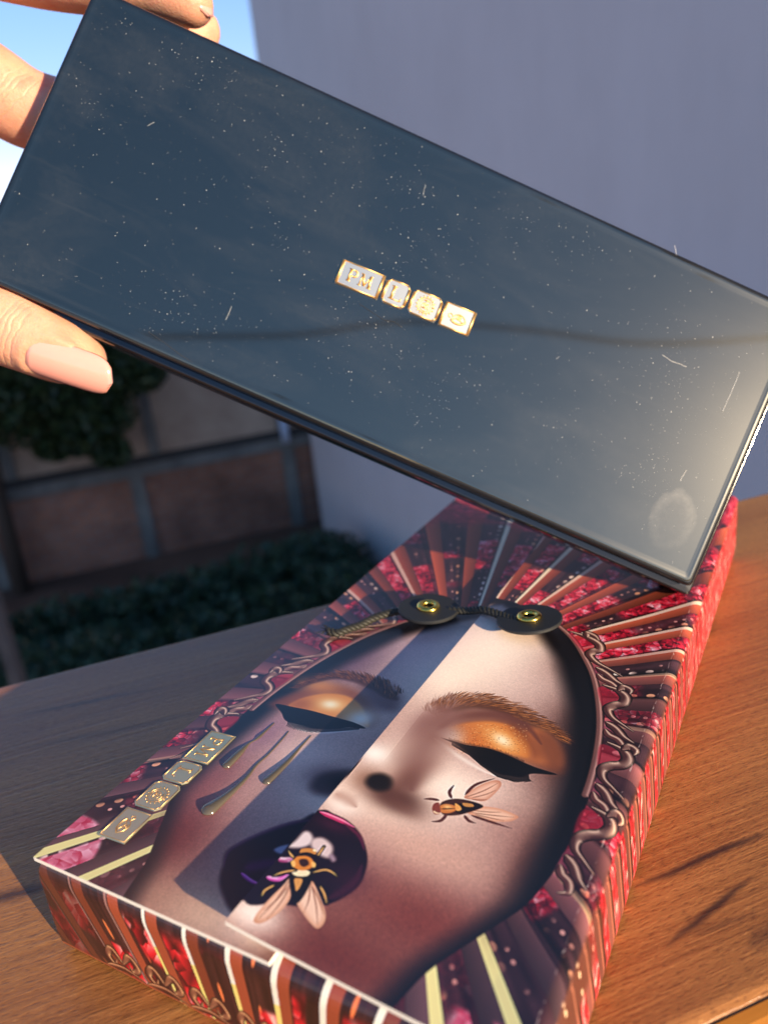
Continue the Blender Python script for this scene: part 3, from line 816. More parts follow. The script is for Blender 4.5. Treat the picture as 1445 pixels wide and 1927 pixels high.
fill([Z4(560, 330), Z4(600, 290), Z4(640, 248), Z4(672, 250), Z4(690, 282), Z4(672, 318), Z4(620, 335)], C3(222, 206, 206), .05)
fill([Z4(680, 330), Z4(690, 288), Z4(740, 280), Z4(785, 310), Z4(798, 345), Z4(780, 388), Z4(735, 380)], C3(214, 192, 190), .05)
fill([Z4(775, 380), Z4(798, 372), Z4(815, 400), Z4(795, 412)], C3(150, 126, 140), .04)
stroke([Z4(440, 496), Z4(500, 508), Z4(560, 480)], .05, C3(190, 70, 160), C3(255, 190, 240), .03)
stroke([Z4(505, 398), Z4(545, 402), Z4(590, 390)], .06, C3(150, 60, 110), C3(250, 220, 240), .03)
# -- bee in the mouth
def bee_wing(P, c_in, c_out, rib):
    fill(P, c_out, .012)
    q = spline(P, True, 5); ctr = q.mean(0)
    fill([tuple(ctr + (p - ctr) * .80) for p in np.array(P, float)], c_in, .07, .85)
    for a, b in rib: stroke([a, ((a[0] + b[0]) / 2 + .03, (a[1] + b[1]) / 2), b], .010, C3(124, 74, 56), None, .008, .75)
bee_wing([Z4(572, 490), Z4(535, 535), Z4(450, 620), Z4(372, 718), Z4(382, 750), Z4(432, 740), Z4(505, 690), Z4(562, 620), Z4(574, 550)], C3(236, 196, 170), C3(206, 150, 118),
         [(Z4(565, 510), Z4(385, 735)), (Z4(568, 540), Z4(440, 725)), (Z4(560, 540), Z4(420, 680))])
bee_wing([Z4(680, 515), Z4(630, 570), Z4(592, 612), Z4(630, 685), Z4(690, 762), Z4(722, 775), Z4(752, 742), Z4(756, 690), Z4(722, 590)], C3(240, 204, 180), C3(206, 150, 118),
         [(Z4(680, 530), Z4(715, 765)), (Z4(675, 540), Z4(640, 690)), (Z4(685, 545), Z4(748, 700))])
fill([Z4(575, 420), Z4(560, 500), Z4(575, 600), Z4(600, 640), Z4(640, 600), Z4(690, 500), Z4(700, 430)], C3(20, 12, 10), .02)
fill([Z4(590, 505), Z4(632, 508), Z4(622, 545), Z4(600, 572), Z4(592, 545)], C3(206, 146, 76), .015)
fill([Z4(575, 470), Z4(600, 456), Z4(650, 456), Z4(674, 470), Z4(655, 490), Z4(600, 490)], C3(250, 222, 180), .015)
fill([Z4(585, 400), Z4(610, 382), Z4(660, 382), Z4(690, 405), Z4(685, 440), Z4(650, 458), Z4(605, 455), Z4(580, 430)], C3(206, 126, 44), .015)
fill([Z4(618, 400), Z4(655, 398), Z4(668, 425), Z4(640, 440), Z4(618, 425)], C3(52, 26, 14), .02)
fill([Z4(570, 412), Z4(590, 405), Z4(596, 430), Z4(580, 440)], C3(236, 176, 96), .012)
fill([Z4(682, 412), Z4(704, 420), Z4(702, 440), Z4(684, 440)], C3(236, 176, 96), .012)
fill([Z4(618, 360), Z4(630, 340), Z4(680, 338), Z4(706, 352), Z4(702, 372), Z4(660, 376), Z4(622, 376)], C3(196, 130, 60), .015)
stroke([Z4(610, 372), Z4(660, 368), Z4(705, 378)], .03, C3(24, 14, 10))
stroke([Z4(690, 345), Z4(712, 356)], .02, C3(250, 226, 180))
for P in ([(690, 470), (755, 456), (795, 470), (820, 492)], [(596, 458), (530, 468), (476, 488)], [(480, 540), (430, 568), (412, 602)], [(730, 548), (752, 590), (765, 642)], [(585, 388), (570, 372), (556, 350)], [(716, 378), (735, 350), (750, 328)]):
    stroke([Z4(*p) for p in P], .030, C3(30, 18, 12), None, .01, 1, False)
    stroke([Z4(*p) for p in P], .015, C3(214, 152, 88), None, .01, 1)
# -- bee on the cheek
bee_wing([Z3(285, 985), Z3(350, 930), Z3(440, 892), Z3(490, 893), Z3(496, 925), Z3(445, 982), Z3(400, 1010), Z3(330, 1002)], C3(240, 196, 170), C3(196, 132, 104), [(Z3(300, 985), Z3(480, 905)), (Z3(330, 990), Z3(470, 945)), (Z3(330, 1000), Z3(420, 1000))])
bee_wing([Z3(300, 1075), Z3(360, 1042), Z3(480, 1052), Z3(590, 1095), Z3(584, 1116), Z3(530, 1130), Z3(420, 1122)], C3(242, 200, 172), C3(206, 140, 108), [(Z3(320, 1075), Z3(580, 1105)), (Z3(340, 1085), Z3(520, 1125)), (Z3(340, 1065), Z3(500, 1075))])
fill([Z3(150, 1020), Z3(230, 995), Z3(330, 1010), Z3(395, 1040), Z3(330, 1070), Z3(240, 1092), Z3(160, 1085)], C3(62, 32, 24), .015)
fill([Z3(240, 1030), Z3(330, 1018), Z3(392, 1040), Z3(330, 1064), Z3(250, 1080)], C3(24, 14, 12), .02)
fill([Z3(140, 1040), Z3(180, 1026), Z3(230, 1036), Z3(240, 1060), Z3(200, 1078), Z3(150, 1074)], C3(196, 116, 56), .015)
u_, v_ = Z3(190, 1045); glow(u_, v_, .07, .05, C3(244, 190, 120), .9)
stroke([Z3(150, 1054), Z3(236, 1052)], .012, C3(60, 28, 14), smooth=False)
fill([Z3(232, 1022), Z3(262, 1040), Z3(268, 1060), Z3(240, 1064)], C3(232, 160, 84), .012)
fill([Z3(275, 1020), Z3(330, 1026), Z3(338, 1042), Z3(290, 1040)], C3(190, 132, 70), .012)
fill([Z3(100, 1045), Z3(112, 1022), Z3(138, 1018), Z3(146, 1045), Z3(146, 1078), Z3(118, 1086), Z3(103, 1068)], C3(128, 58, 46), .012)
stroke([Z3(108, 1066), Z3(124, 1078), Z3(146, 1078)], .018, C3(238, 196, 160))
for P in ([(140, 1004), (95, 996), (50, 996)], [(212, 992), (200, 955), (226, 915)], [(185, 1085), (150, 1122), (95, 1128)], [(285, 1092), (312, 1124), (352, 1138)], [(325, 1092), (430, 1128), (562, 1170)], [(290, 972), (352, 914), (462, 878)]):
    stroke([Z3(*p) for p in P], .028, C3(86, 40, 32), None, .01, 1)
# -- left half
CLIP = LEFT
fill([Z7(650, 300), Z7(800, 230), Z7(960, 190), Z7(1120, 200), Z7(1240, 270), Z7(1290, 380), Z7(1220, 440), Z7(1000, 390), Z7(800, 340)], C3(118, 62, 44), .16, .85)
fill([Z7(1180, 180), Z7(1330, 170), Z7(1420, 240), Z7(1400, 330), Z7(1280, 330), Z7(1220, 250)], C3(86, 58, 62), .2, .75)
u_, v_ = Z7(950, 190); glow(u_, v_, .55, .26, C3(214, 140, 74), .75)
fill([Z7(760, 310), Z7(830, 268), Z7(920, 244), Z7(1000, 236), Z7(1100, 248), Z7(1180, 296), Z7(1222, 370), Z7(1232, 432), Z7(1120, 398), Z7(1000, 368), Z7(860, 332)], C3(208, 128, 62), .05, .97)
u_, v_ = Z7(1190, 385); glow(u_, v_, .34, .32, C3(244, 228, 210), .97)
u_, v_ = Z7(1010, 300); glow(u_, v_, .45, .28, C3(246, 186, 108), .9); glow(u_, v_, .2, .14, C3(255, 244, 206), .95)
u_, v_ = Z7(830, 300); glow(u_, v_, .3, .25, C3(150, 84, 52), .7)
fill([Z7(1410, 270), Z7(1340, 170), Z7(1220, 128), Z7(1100, 112), Z7(1000, 118), Z7(890, 158), Z7(820, 205), Z7(920, 172), Z7(1040, 150), Z7(1150, 170), Z7(1260, 215), Z7(1330, 260)], C3(70, 42, 38), .06, .85)
hairs([Z7(1400, 250), Z7(1330, 195), Z7(1240, 155), Z7(1120, 130), Z7(1000, 130), Z7(900, 160), Z7(820, 200)], [.17, .17, .11, .03], 620, .18, -.55, [(60, 34, 30), (104, 58, 38), (150, 92, 60), (44, 26, 26)], .008, .7)
fill([Z7(688, 298), Z7(800, 318), Z7(900, 338), Z7(1000, 366), Z7(1080, 388), Z7(1150, 408), Z7(1216, 442), Z7(1120, 436), Z7(1050, 444), Z7(960, 446), Z7(880, 440), Z7(800, 420), Z7(742, 392), Z7(722, 350)], C3(12, 10, 12), .018)
stroke([Z7(760, 408), Z7(860, 448), Z7(960, 462), Z7(1060, 458), Z7(1180, 448)], .06, C3(228, 208, 200), None, .05, .8)
for i in range(60):
    f = i / 59; x = 760 + f * 420; y = float(np.interp(x, [760, 800, 880, 960, 1050, 1180], [402, 420, 440, 446, 444, 438]))
    L = 30 - 16 * f
    stroke([Z7(x, y - 5), Z7(x - 2, y + L * .5), Z7(x - L * .5, y + L)], .010, C3(16, 12, 14), None, .006, .9)
u_, v_ = Z7(1000, 740); glow(u_, v_, .5, .34, C3(96, 66, 70), .8)
fill([Z7(890, 790), Z7(930, 730), Z7(1020, 700), Z7(1150, 690), Z7(1200, 760), Z7(1060, 830), Z7(940, 830)], C3(60, 38, 42), .13, .85)
u_, v_ = Z7(1100, 770); glow(u_, v_, .36, .2, C3(18, 12, 16), .95)
fill([Z4L(720, 172), Z4L(620, 184), Z4L(520, 210), Z4L(420, 248), Z4L(310, 298), Z4L(222, 352), Z4L(200, 430), Z4L(182, 510), Z4L(200, 590), Z4L(262, 690), Z4L(420, 720), Z4L(720, 600)], C3(26, 12, 24), .06)
stroke([Z4L(690, 180), Z4L(560, 204), Z4L(420, 252), Z4L(310, 302), Z4L(228, 358), Z4L(204, 440)], .04, C3(96, 44, 84), None, .05, .6)
fill([Z4L(478, 345), Z4L(520, 322), Z4L(580, 316), Z4L(600, 360), Z4L(520, 368)], C3(150, 150, 176), .04)
stroke([Z4L(300, 470), Z4L(352, 512), Z4L(420, 540)], .045, C3(150, 44, 140), C3(226, 130, 210), .04, .9)
stroke([Z4L(330, 440), Z4L(420, 424), Z4L(520, 400)], .10, C3(84, 22, 78), None, .1, .7)
CLIP = None
for _ in range(90):
    v0_ = random.uniform(.3, 14); stroke([(8.47 + random.gauss(0, .008), v0_), (8.47 + random.gauss(0, .008), v0_ + random.uniform(.02, .16))], .008, C3(236, 222, 210), None, .006, random.uniform(.12, .5), smooth=False)
bl_ = IMG.copy()                        # crisp offset print: a light unsharp mask
for ax_ in (0, 1):
    bl_ = (np.roll(bl_, -2, ax_) + np.roll(bl_, -1, ax_) + bl_ + np.roll(bl_, 1, ax_) + np.roll(bl_, 2, ax_)) / 5
IMG = np.clip(IMG + (IMG - bl_) * .9, 0, 1)
full = np.ones((NH, NW, 4), np.float32); full[..., :3] = IMG
print_img = bpy.data.images.new('carton_print', NW, NH, alpha=False)
print_img.pixels.foreach_set(full.ravel())
print_img.update(); print_img.pack()

mat_print = Mat('printed_card', rough=0.30)
it = mat_print.new('ShaderNodeTexImage'); it.image = print_img; it.interpolation = 'Cubic'; it.extension = 'EXTEND'
uvn = mat_print.new('ShaderNodeUVMap'); uvn.uv_map = 'uv'
mat_print.ln(uvn.outputs[0], it.inputs[0])
hs = mat_print.new('ShaderNodeHueSaturation'); hs.inputs['Saturation'].default_value = 1.0; hs.inputs['Value'].default_value = 1.0
mat_print.ln(it.outputs[0], hs.inputs['Color'])
mat_print.ln(hs.outputs[0], mat_print.b.inputs['Base Color'])
mat_print.set('Specular IOR Level', 0.85)
v = mat_print.coord()
mat_print.bump(mat_print.noise(v, 2600, 2), 0.06, 0.0001)
mat_core = Mat('white_card_core', rgb=(0.78, 0.75, 0.68), rough=0.8)
def uvc(u, v): return ((u - U0) / (U1 - U0), (v - V0) / (V1 - V0))

carton = empty('printed_box', MC)
tag(carton, 'printed cosmetics box with a made-up face, bees and red sunburst lying on the wooden ledge', 'box')
CW, CL, CHH = BXW * 100, BXL * 100, BXH * 100        # cm
LID = 0.08
# tray: loops (inset left/right, inset front/back, z) in cm with the printed arc length
prof = [(0.14, 0.16, 0.0), (0.05, 0.06, 0.06), (0.02, 0.02, 0.16), (0.0, 0.0, 0.35)]
zt = CHH - LID
for k in range(0, 9):
    a = math.pi / 2 * k / 8
    prof.append((0.16 * (1 - math.cos(a)), 0.30 * (1 - math.cos(a)), zt - 0.38 + 0.38 * math.sin(a)))
mb = MB()
loops = [[(iu, iv), (CW - iu, iv), (CW - iu, CL - iv), (iu, CL - iv)] for iu, iv, z in prof]
arc = [0.0]
for k in range(len(prof) - 1, 0, -1):
    a, b = prof[k], prof[k - 1]
    arc.append(arc[-1] + math.hypot(max(a[1], a[1]) - b[1], a[2] - b[2]))
arc = arc[::-1]
for sdx in range(4):
    for k in range(len(prof) - 1):
        nseg = 10
        for q in range(nseg):
            vs = []; uvs = []
            for (kk, f) in ((k, q / nseg), (k, (q + 1) / nseg), (k + 1, (q + 1) / nseg), (k + 1, q / nseg)):
                a, b = loops[kk][sdx], loops[kk][(sdx + 1) % 4]
                x, y = a[0] + (b[0] - a[0]) * f, a[1] + (b[1] - a[1]) * f
                vs.append((x / 100, y / 100, prof[kk][2] / 100))
                s = arc[kk]
                uvs.append(uvc(x, -s) if sdx == 0 else uvc(CW + s, y) if sdx == 1 else uvc(x, CL + s) if sdx == 2 else uvc(-s, y))
            mb.add(vs, [(0, 1, 2, 3)], [uvs])
top = [(p[0] / 100, p[1] / 100, zt / 100) for p in loops[-1]]
mb.add(top, [(0, 1, 2, 3)], [[uvc(4.4, .2)] * 4], 1)
bot = [(p[0] / 100, p[1] / 100, 0.0) for p in loops[0]]
mb.add(bot, [(3, 2, 1, 0)], [[uvc(4.4, .2)] * 4], 1)
tray = mb.build('tray', [mat_print.m, mat_core.m], carton)
# left door of the lid, and the flap that lies a little open over it
def lid_panel(name, us, v0, v1, zf, nv=12, xf=lambda u: u):
    mb = MB(); nu = len(us)
    vsx = [v0 + (v1 - v0) * j / nv for j in range(nv + 1)]
    T = [(xf(u) / 100, v / 100, zf(u, v)) for v in vsx for u in us]
    Bt = [((xf(u) - max(0, LID * .9 * (u - FOLD) / .22)) / 100, v / 100, zf(u, v) - LID * (1 - .75 * max(0, (u - FOLD) / .32)) / 100) for v in vsx for u in us]
    N = len(T); fs = []; uv = []; mi = []
    for j in range(nv):
        for i in range(nu - 1):
            q = (j * nu + i, j * nu + i + 1, (j + 1) * nu + i + 1, (j + 1) * nu + i)
            mb_uv = [uvc(us[i], vsx[j]), uvc(us[i + 1], vsx[j]), uvc(us[i + 1], vsx[j + 1]), uvc(us[i], vsx[j + 1])]
            fs.append(q); uv.append(mb_uv); mi.append(0)
            fs.append(tuple(N + x for x in q[::-1])); uv.append([uvc(4.4, .2)] * 4); mi.append(1)
    ring = [i for i in range(nu)] + [j * nu + nu - 1 for j in range(1, nv + 1)] + [nv * nu + i for i in range(nu - 2, -1, -1)] + [j * nu for j in range(nv - 1, 0, -1)]
    for a in range(len(ring)):
        i, j = ring[a], ring[(a + 1) % len(ring)]
        fs.append((j, i, N + i, N + j)); uv.append([uvc(4.4, .2)] * 4); mi.append(1)
    mb.v = T + Bt; mb.f = [list(f) for f in fs]; mb.uv = uv; mb.mi = mi
    return mb.build(name, [mat_print.m, mat_core.m], carton)
FOLD = CW - 0.20
def fold_x(u): return u if u < FOLD else FOLD + 0.205 * math.sin((u - FOLD) / 0.205)
lid_panel('left_door', [0.02 + (4.9 - 0.02) * i / 6 for i in range(7)], 0.0, CL, lambda u, v: BXH)
def fz(u, v): return BXH + 0.0002 + flap_z(u) * (1.0 - 0.22 * min(v, 10) / 10) - (0.00205 * (1 - math.cos((u - FOLD) / 0.205)) if u > FOLD else 0)
fus = [FL0 + (FOLD - FL0) * (i / 20) for i in range(21)] + [FOLD + 0.322 * k / 8 for k in range(1, 9)]
flap = lid_panel('right_flap', fus, 0.05, CL, fz, 14, fold_x)

# washers with brass eyelets and the braided cord
mat_disc = Mat('black_card_disc', rgb=(0.012, 0.013, 0.014), rough=0.6)
mat_disc.bump(mat_disc.noise(mat_disc.coord(), 1800, 3), 0.15, 0.0002)
mat_discedge = Mat('grey_card_edge', rgb=(0.10, 0.10, 0.10), rough=0.8)
mat_brass = Mat('brass', rgb=(0.78, 0.56, 0.12), rough=0.24, metal=1.0)
mat_cord = Mat('braided_black_cord', rgb=(0.02, 0.019, 0.013), rough=0.6)
def ring_mesh(prof, n=48, mats=None):
    mb = MB(); L = len(prof); vs = []; fs = []; mi = []
    for k in range(n):
        a = 2 * math.pi * k / n
        vs += [(r * math.cos(a), r * math.sin(a), z) for r, z in prof]
    for k in range(n):
        for i in range(L):
            j = (i + 1) % L
            fs.append((k * L + i, ((k + 1) % n) * L + i, ((k + 1) % n) * L + j, k * L + j)[::-1] if False else (k * L + i, k * L + j, ((k + 1) % n) * L + j, ((k + 1) % n) * L + i))
    mb.add(vs, fs); return mb
def eyelet_prof():
    p = []
    for k in range(12):
        a = 2 * math.pi * k / 12
        p.append((0.00205 + 0.0008 * math.cos(a), 0.0010 + 0.00062 * math.sin(a)))
    return p
def unproj(px, py, z):
    P = at_z(px, py, z) - A0; return P.dot(D2), P.dot(D1)
Rd = 0.0074
for (px, py, zz, tx, ty) in ((806, 1148, BXH + 0.0024, -2, 3), (996, 1168, BXH + 0.0042, -3, -3)):
    bx, by = unproj(px, py, zz)
    d = ring_mesh([(0.0014, 0.0), (Rd - .0001, 0.0), (Rd, 0.0002), (Rd, 0.0006), (Rd - .0002, 0.0008), (0.0014, 0.0008)], 64)
    do = d.build('string_disc', mat_disc.m, carton)
    do.location = (bx, by, zz); do.rotation_euler = (math.radians(tx), math.radians(ty), 0)
    e = ring_mesh(eyelet_prof(), 40).build('eyelet', mat_brass.m, do, True)
    e.location = (0, 0, 0.0001)
    ts = MB(); ts.tube([(0, 0, -0.0042), (0, 0, 0.0007)], 0.0013, 14)
    ts.build('rivet_stem', mat_disc.m, do, True)
def braid(path, r=0.00052, amp=0.00062, pitch=0.0034):
    P = [Vector(p) for p in path]
    S = []
    for i in range(len(P) - 1):
        n = 14
        for k in range(n):
            t = k / n
            p0 = P[max(i - 1, 0)]; p1 = P[i]; p2 = P[i + 1]; p3 = P[min(i + 2, len(P) - 1)]
            S.append(.5 * (2 * p1 + (p2 - p0) * t + (2 * p0 - 5 * p1 + 4 * p2 - p3) * t * t + (3 * p1 - p0 - 3 * p2 + p3) * t ** 3))
    S.append(P[-1])
    mb = MB(); L = 0; acc = [0]
    for a, b in zip(S, S[1:]): L += (b - a).length; acc.append(L)
    for st_ in range(3):
        pts = []
        for i, p in enumerate(S):
            t = (S[min(i + 1, len(S) - 1)] - S[max(i - 1, 0)]).normalized()
            n = Vector((0, 0, 1)); n = (n - t * n.dot(t)).normalized(); w = t.cross(n)
            a = 2 * math.pi * (acc[i] / pitch + st_ / 3)
            pts.append(p + n * math.cos(a) * amp * .8 + w * math.sin(a) * amp)
        mb.tube(pts, r, 8)
    # frayed fibres
    return mb
c1_ = [unproj(760, 1150, BXH + .002), unproj(728, 1153, BXH + .0022), unproj(700, 1165, BXH + .0014), unproj(680, 1176, BXH + .0012), unproj(655, 1184, BXH + .0012), unproj(636, 1191, BXH + .0012), unproj(618, 1188, BXH + .0012)]
braid([(a, b, BXH + z) for (a, b), z in zip(c1_, (.0022, .0020, .0014, .0012, .0012, .0012, .0013))]).build('cord_tail', mat_cord.m, carton, True)
c2_ = [unproj(845, 1150, BXH + .002), unproj(880, 1150, BXH + .0025), unproj(910, 1152, BXH + .0036), unproj(945, 1158, BXH + .0044), unproj(975, 1165, BXH + .005)]
braid([(a, b, BXH + z) for (a, b), z in zip(c2_, (.0022, .0026, .0042, .0043, .0044))]).build('cord', mat_cord.m, carton, True)
fr = MB()
a, b = c1_[-1]
for _ in range(14):
    d = Vector((-D2.x * 0 - random.uniform(.3, 1), random.uniform(-.7, .7), random.uniform(-.1, .5))).normalized() * random.uniform(.0012, .003)
    fr.tube([(a, b, BXH + .0012), Vector((a, b, BXH + .0012)) + d * .5 + Vector((0, 0, .0002)), Vector((a, b, BXH + .0010)) + d], 0.00009, 4)
fr.build('frayed_end', mat_cord.m, carton)

# gold foil tiles with raised emblems; used on the carton and on the case
def arc_pts(cx, cy, r, a0, a1, n=14, ry=None):
    ry = r if ry is None else ry
    return [(cx + r * math.cos(math.radians(a0 + (a1 - a0) * k / n)), cy + ry * math.sin(math.radians(a0 + (a1 - a0) * k / n))) for k in range(n + 1)]
def octo(w, h, c): return [(-w + c, -h), (w - c, -h), (w, -h + c), (w, h - c), (w - c, h), (-w + c, h), (-w, h - c), (-w, -h + c)]
def rect(w, h): return [(-w, -h), (w, -h), (w, h), (-w, h)]
# (text-direction half length, half height, shape, strokes [(points, radius)]) in millimetres
def em_pm():
    S = []
    S += [([(-2.5, -1.35), (-2.5, 1.35)], .30), ([(-2.95, 1.35), (-1.5, 1.35)], .16), ([(-2.95, -1.35), (-2.0, -1.35)], .16)]
    S += [(arc_pts(-1.65, .62, .75, 90, -90, 10, .73), .24), ([(-2.5, -.1), (-1.6, -.1)], .15)]
    S += [([(.15, -1.35), (.35, 1.35)], .17), ([(.35, 1.35), (1.25, -1.2)], .30), ([(1.25, -1.2), (2.2, 1.35)], .15), ([(2.2, 1.35), (2.45, -1.35)], .32),
          ([(-.25, -1.35), (.55, -1.35)], .14), ([(1.95, -1.35), (2.95, -1.35)], .14), ([(-.1, 1.35), (.5, 1.35)], .14), ([(2.1, 1.35), (2.75, 1.35)], .14)]
    return S
def em_l():
    return [([(-.75, -1.45), (-.75, 1.45)], .32), ([(-1.35, 1.45), (-.1, 1.45)], .16), ([(-1.35, -1.45), (1.35, -1.45)], .17), ([(1.35, -1.45), (1.45, -.75)], .17)]
def em_crest():
    S = [(arc_pts(0, 0, 1.75, 0, 360, 28), .14), (arc_pts(0, 0, 1.3, 0, 360, 24), .10)]
    for k in range(16):
        a = 2 * math.pi * k / 16
        S.append(([(1.85 * math.cos(a), 1.85 * math.sin(a)), (2.25 * math.cos(a + .12), 2.25 * math.sin(a + .12))], .14))
    S += [([(-.75, -.6), (-.75, .1), (-.4, .5), (-.1, .1), (0, .8), (.15, .1), (.45, .5), (.75, .1), (.75, -.6)], .13), ([(-.75, -.6), (.75, -.6)], .15), (arc_pts(0, -.1, .32, 0, 360, 10), .12)]
    S += [([(-.5, 1.05), (.5, 1.05)], .12), (arc_pts(0, -.95, .5, 200, 340, 8), .11)]
    return S
def em_eye():
    S = [([(-1.3, -.75), (-.7, .45), (.3, .95), (1.4, .6), (2.1, -.25)], .16), ([(-1.3, -.75), (-.5, -1.15), (.6, -1.2), (1.5, -.85), (2.1, -.25)], .26),
         ([(-1.2, -.75), (-.4, -.2), (.5, -.25), (1.4, -.55), (2.1, -.25)], .14), (arc_pts(.35, .2, .5, 0, 360, 14), .13), (arc_pts(.35, .2, .2, 0, 360, 8), .12)]
    S += [([(-1.0, .1), (-1.7, .55), (-2.15, .2), (-1.95, -.3), (-1.55, -.2)], .15)]
    return S
TILES = [(4.5, 3.1, 'rect', em_pm, 'PM'), (2.85, 2.95, 'oct', em_l, 'L'), (3.45, 2.95, 'oct', em_crest, ''), (3.6, 2.95, 'rect', em_eye, '')]
def catm(P, k=4):
    return [tuple(p) for p in spline(P, False, k)] if len(P) > 2 else P
def make_tile(parent, mat_f, mat_e, mw, hl, hh, shape, em, zth=0.00022, framed=True, relief=.75):
    poly = [(x / 1000, y / 1000) for x, y in (rect(hl, hh) if shape == 'rect' else octo(hl, hh, .85))]
    pl = MB().prism(poly, 0, zth, bevel=zth * .45).build('logo_tile', mat_f, parent)
    pl.matrix_local = mw
    e = MB()
    for pts, r in em():
        pts = catm(pts) if len(pts) < 12 and len(pts) > 3 else pts
        e.tube([(x / 1000, y / 1000, zth) for x, y in pts], r / 1000 * relief, 8)
    e.build('emblem', mat_e, pl, True)
    fr = MB()
    q = [(x / 1000, y / 1000) for x, y in (rect(hl - .28, hh - .28) if shape == 'rect' else octo(hl - .28, hh - .28, .78))]
    q2 = q + [q[0]]
    for a, b in zip(q2, q2[1:]):
        fr.tube([(a[0], a[1], zth), (b[0], b[1], zth)], 0.00007 if not framed else (0.00034 if (abs(a[0] - b[0]) < 1e-6) else 0.00016), 8)
    fr.build('tile_border', mat_e, pl, True)
    return pl
mat_foil = Mat('gold_foil', rgb=(0.74, 0.68, 0.42), rough=0.46, metal=1.0)
mat_foil_e = Mat('embossed_gold', rgb=(0.90, 0.54, 0.22), rough=0.42, metal=1.0)
tv = [(3.86, 2.96), (2.91, 2.34), (2.30, 1.61), (1.53, .81)]
for (hl, hh, shp, em, tx), (va, vb), uc_ in zip(TILES, tv, (.935, .945, .955, .965)):
    mw = Matrix.Identity(4)
    tx_, ty_ = Vector((0.035, -1, 0)).normalized(), Vector((1, .035, 0)).normalized()
    for j in range(3): mw[j][0] = tx_[j]; mw[j][1] = ty_[j]; mw[j][2] = (0, 0, 1)[j]
    mw.translation = Vector((uc_ / 100, (va + vb) / 200, BXH))
    make_tile(carton, mat_foil.m, mat_foil_e.m, mw, (va - vb) * 5, 3.05, shp, em, .00018, False, .55)

# three raised varnish drips under the closed eye
mat_drip = Mat('raised_gloss_drip', rgb=(0.12, 0.10, 0.075), rough=0.16, metal=0.25)
drips = [[(517, 1360, .25), (500, 1376, .4), (488, 1387, .55), (480, 1393, .35), (468, 1400, .45), (450, 1418, .9), (428, 1440, 1.0)],
         [(544, 1376, .22), (530, 1393, .3), (505, 1420, .35), (483, 1440, .42), (462, 1466, .6), (430, 1496, .9), (395, 1523, 1.35)],
         [(586, 1384, .25), (565, 1407, .42), (545, 1430, .65), (525, 1450, .85), (503, 1470, 1.0)]]
for dr in drips:
    P = [(*[c / 100 for c in cm(x, y)], r / 1000 * (.34 + .58 * r)) for x, y, r in dr]
    pts = spline(P, False, 6)
    mb = MB(); vs = []; fs = []; NA = 9
    for i, (x, y, r) in enumerate(pts):
        t = pts[min(i + 1, len(pts) - 1)] - pts[max(i - 1, 0)]; t = t[:2] / np.hypot(*t[:2]); nn = np.array([-t[1], t[0]])
        r = max(r, .00012) * (1 if 0 < i else .3)
        for k in range(NA):
            a = math.pi * k / (NA - 1)
            vs.append((x + nn[0] * r * math.cos(a), y + nn[1] * r * math.cos(a), BXH + .00005 + r * .55 * math.sin(a)))
    m_ = len(pts)
    for i in range(m_ - 1):
        for k in range(NA - 1): fs.append((i * NA + k, (i + 1) * NA + k, (i + 1) * NA + k + 1, i * NA + k + 1))
    x, y, r = pts[-1]; t = pts[-1] - pts[-2]; t = t[:2] / np.hypot(*t[:2]); nn = np.array([-t[1], t[0]])
    for q in range(1, 6):
        b_ = math.pi / 2 * q / 5; rc = r * math.cos(b_)
        for k in range(NA):
            a = math.pi * k / (NA - 1)
            vs.append((x + t[0] * r * math.sin(b_) + nn[0] * rc * math.cos(a), y + t[1] * r * math.sin(b_) + nn[1] * rc * math.cos(a), BXH + .00005 + rc * .55 * math.sin(a)))
        o_ = (m_ - 2 + q) * NA
        for k in range(NA - 1): fs.append((o_ + k, o_ + NA + k, o_ + NA + k + 1, o_ + k + 1))
    mb.add(vs, fs)
    mb.build('raised_drip', mat_drip.m, carton, True)

# ------------------------------------------------------------------ the glossy case held above it
DP = 0.175
q = [(175, -38), (1521, 583), (1302, 1106), (-64, 509)]
dk = (1.0062, 1.0594, 1.0532, 1.0)
TL, TR, BR, BL = [at_depth(p[0], p[1], d * DP) for p, d in zip(q, dk)]
ex = ((BR - BL) + (TR - TL)).normalized()
ez = ex.cross((TL - BL) + (TR - BR)).normalized()
ey = ez.cross(ex)
ctr = (TL + TR + BR + BL) / 4
PW = ((BR - BL).length + (TR - TL).length) / 4
PH = ((TL - BL).length + (TR - BR).length) / 4
MP = Matrix.Identity(4)
for i, vv in enumerate((ex, ey, ez)):
    for j in range(3): MP[j][i] = vv[j]
MP.translation = ctr
case = empty('makeup_case', MP)
tag(case, 'dusty dark mirror-glossy makeup case with a gold logo strip, held tilted above the box', 'makeup case')
mat_black = Mat('black_gloss_plastic', rgb=(0.008, 0.008, 0.009), rough=0.16)
mat_black.set('Coat Weight', 0.3); mat_black.set('Coat Roughness', 0.08)
M = Mat('dark_mirror_gloss', rgb=(0.14, 0.14, 0.108), rough=0.04, metal=1.0)
mat_mirror = M
vo = M.coord()
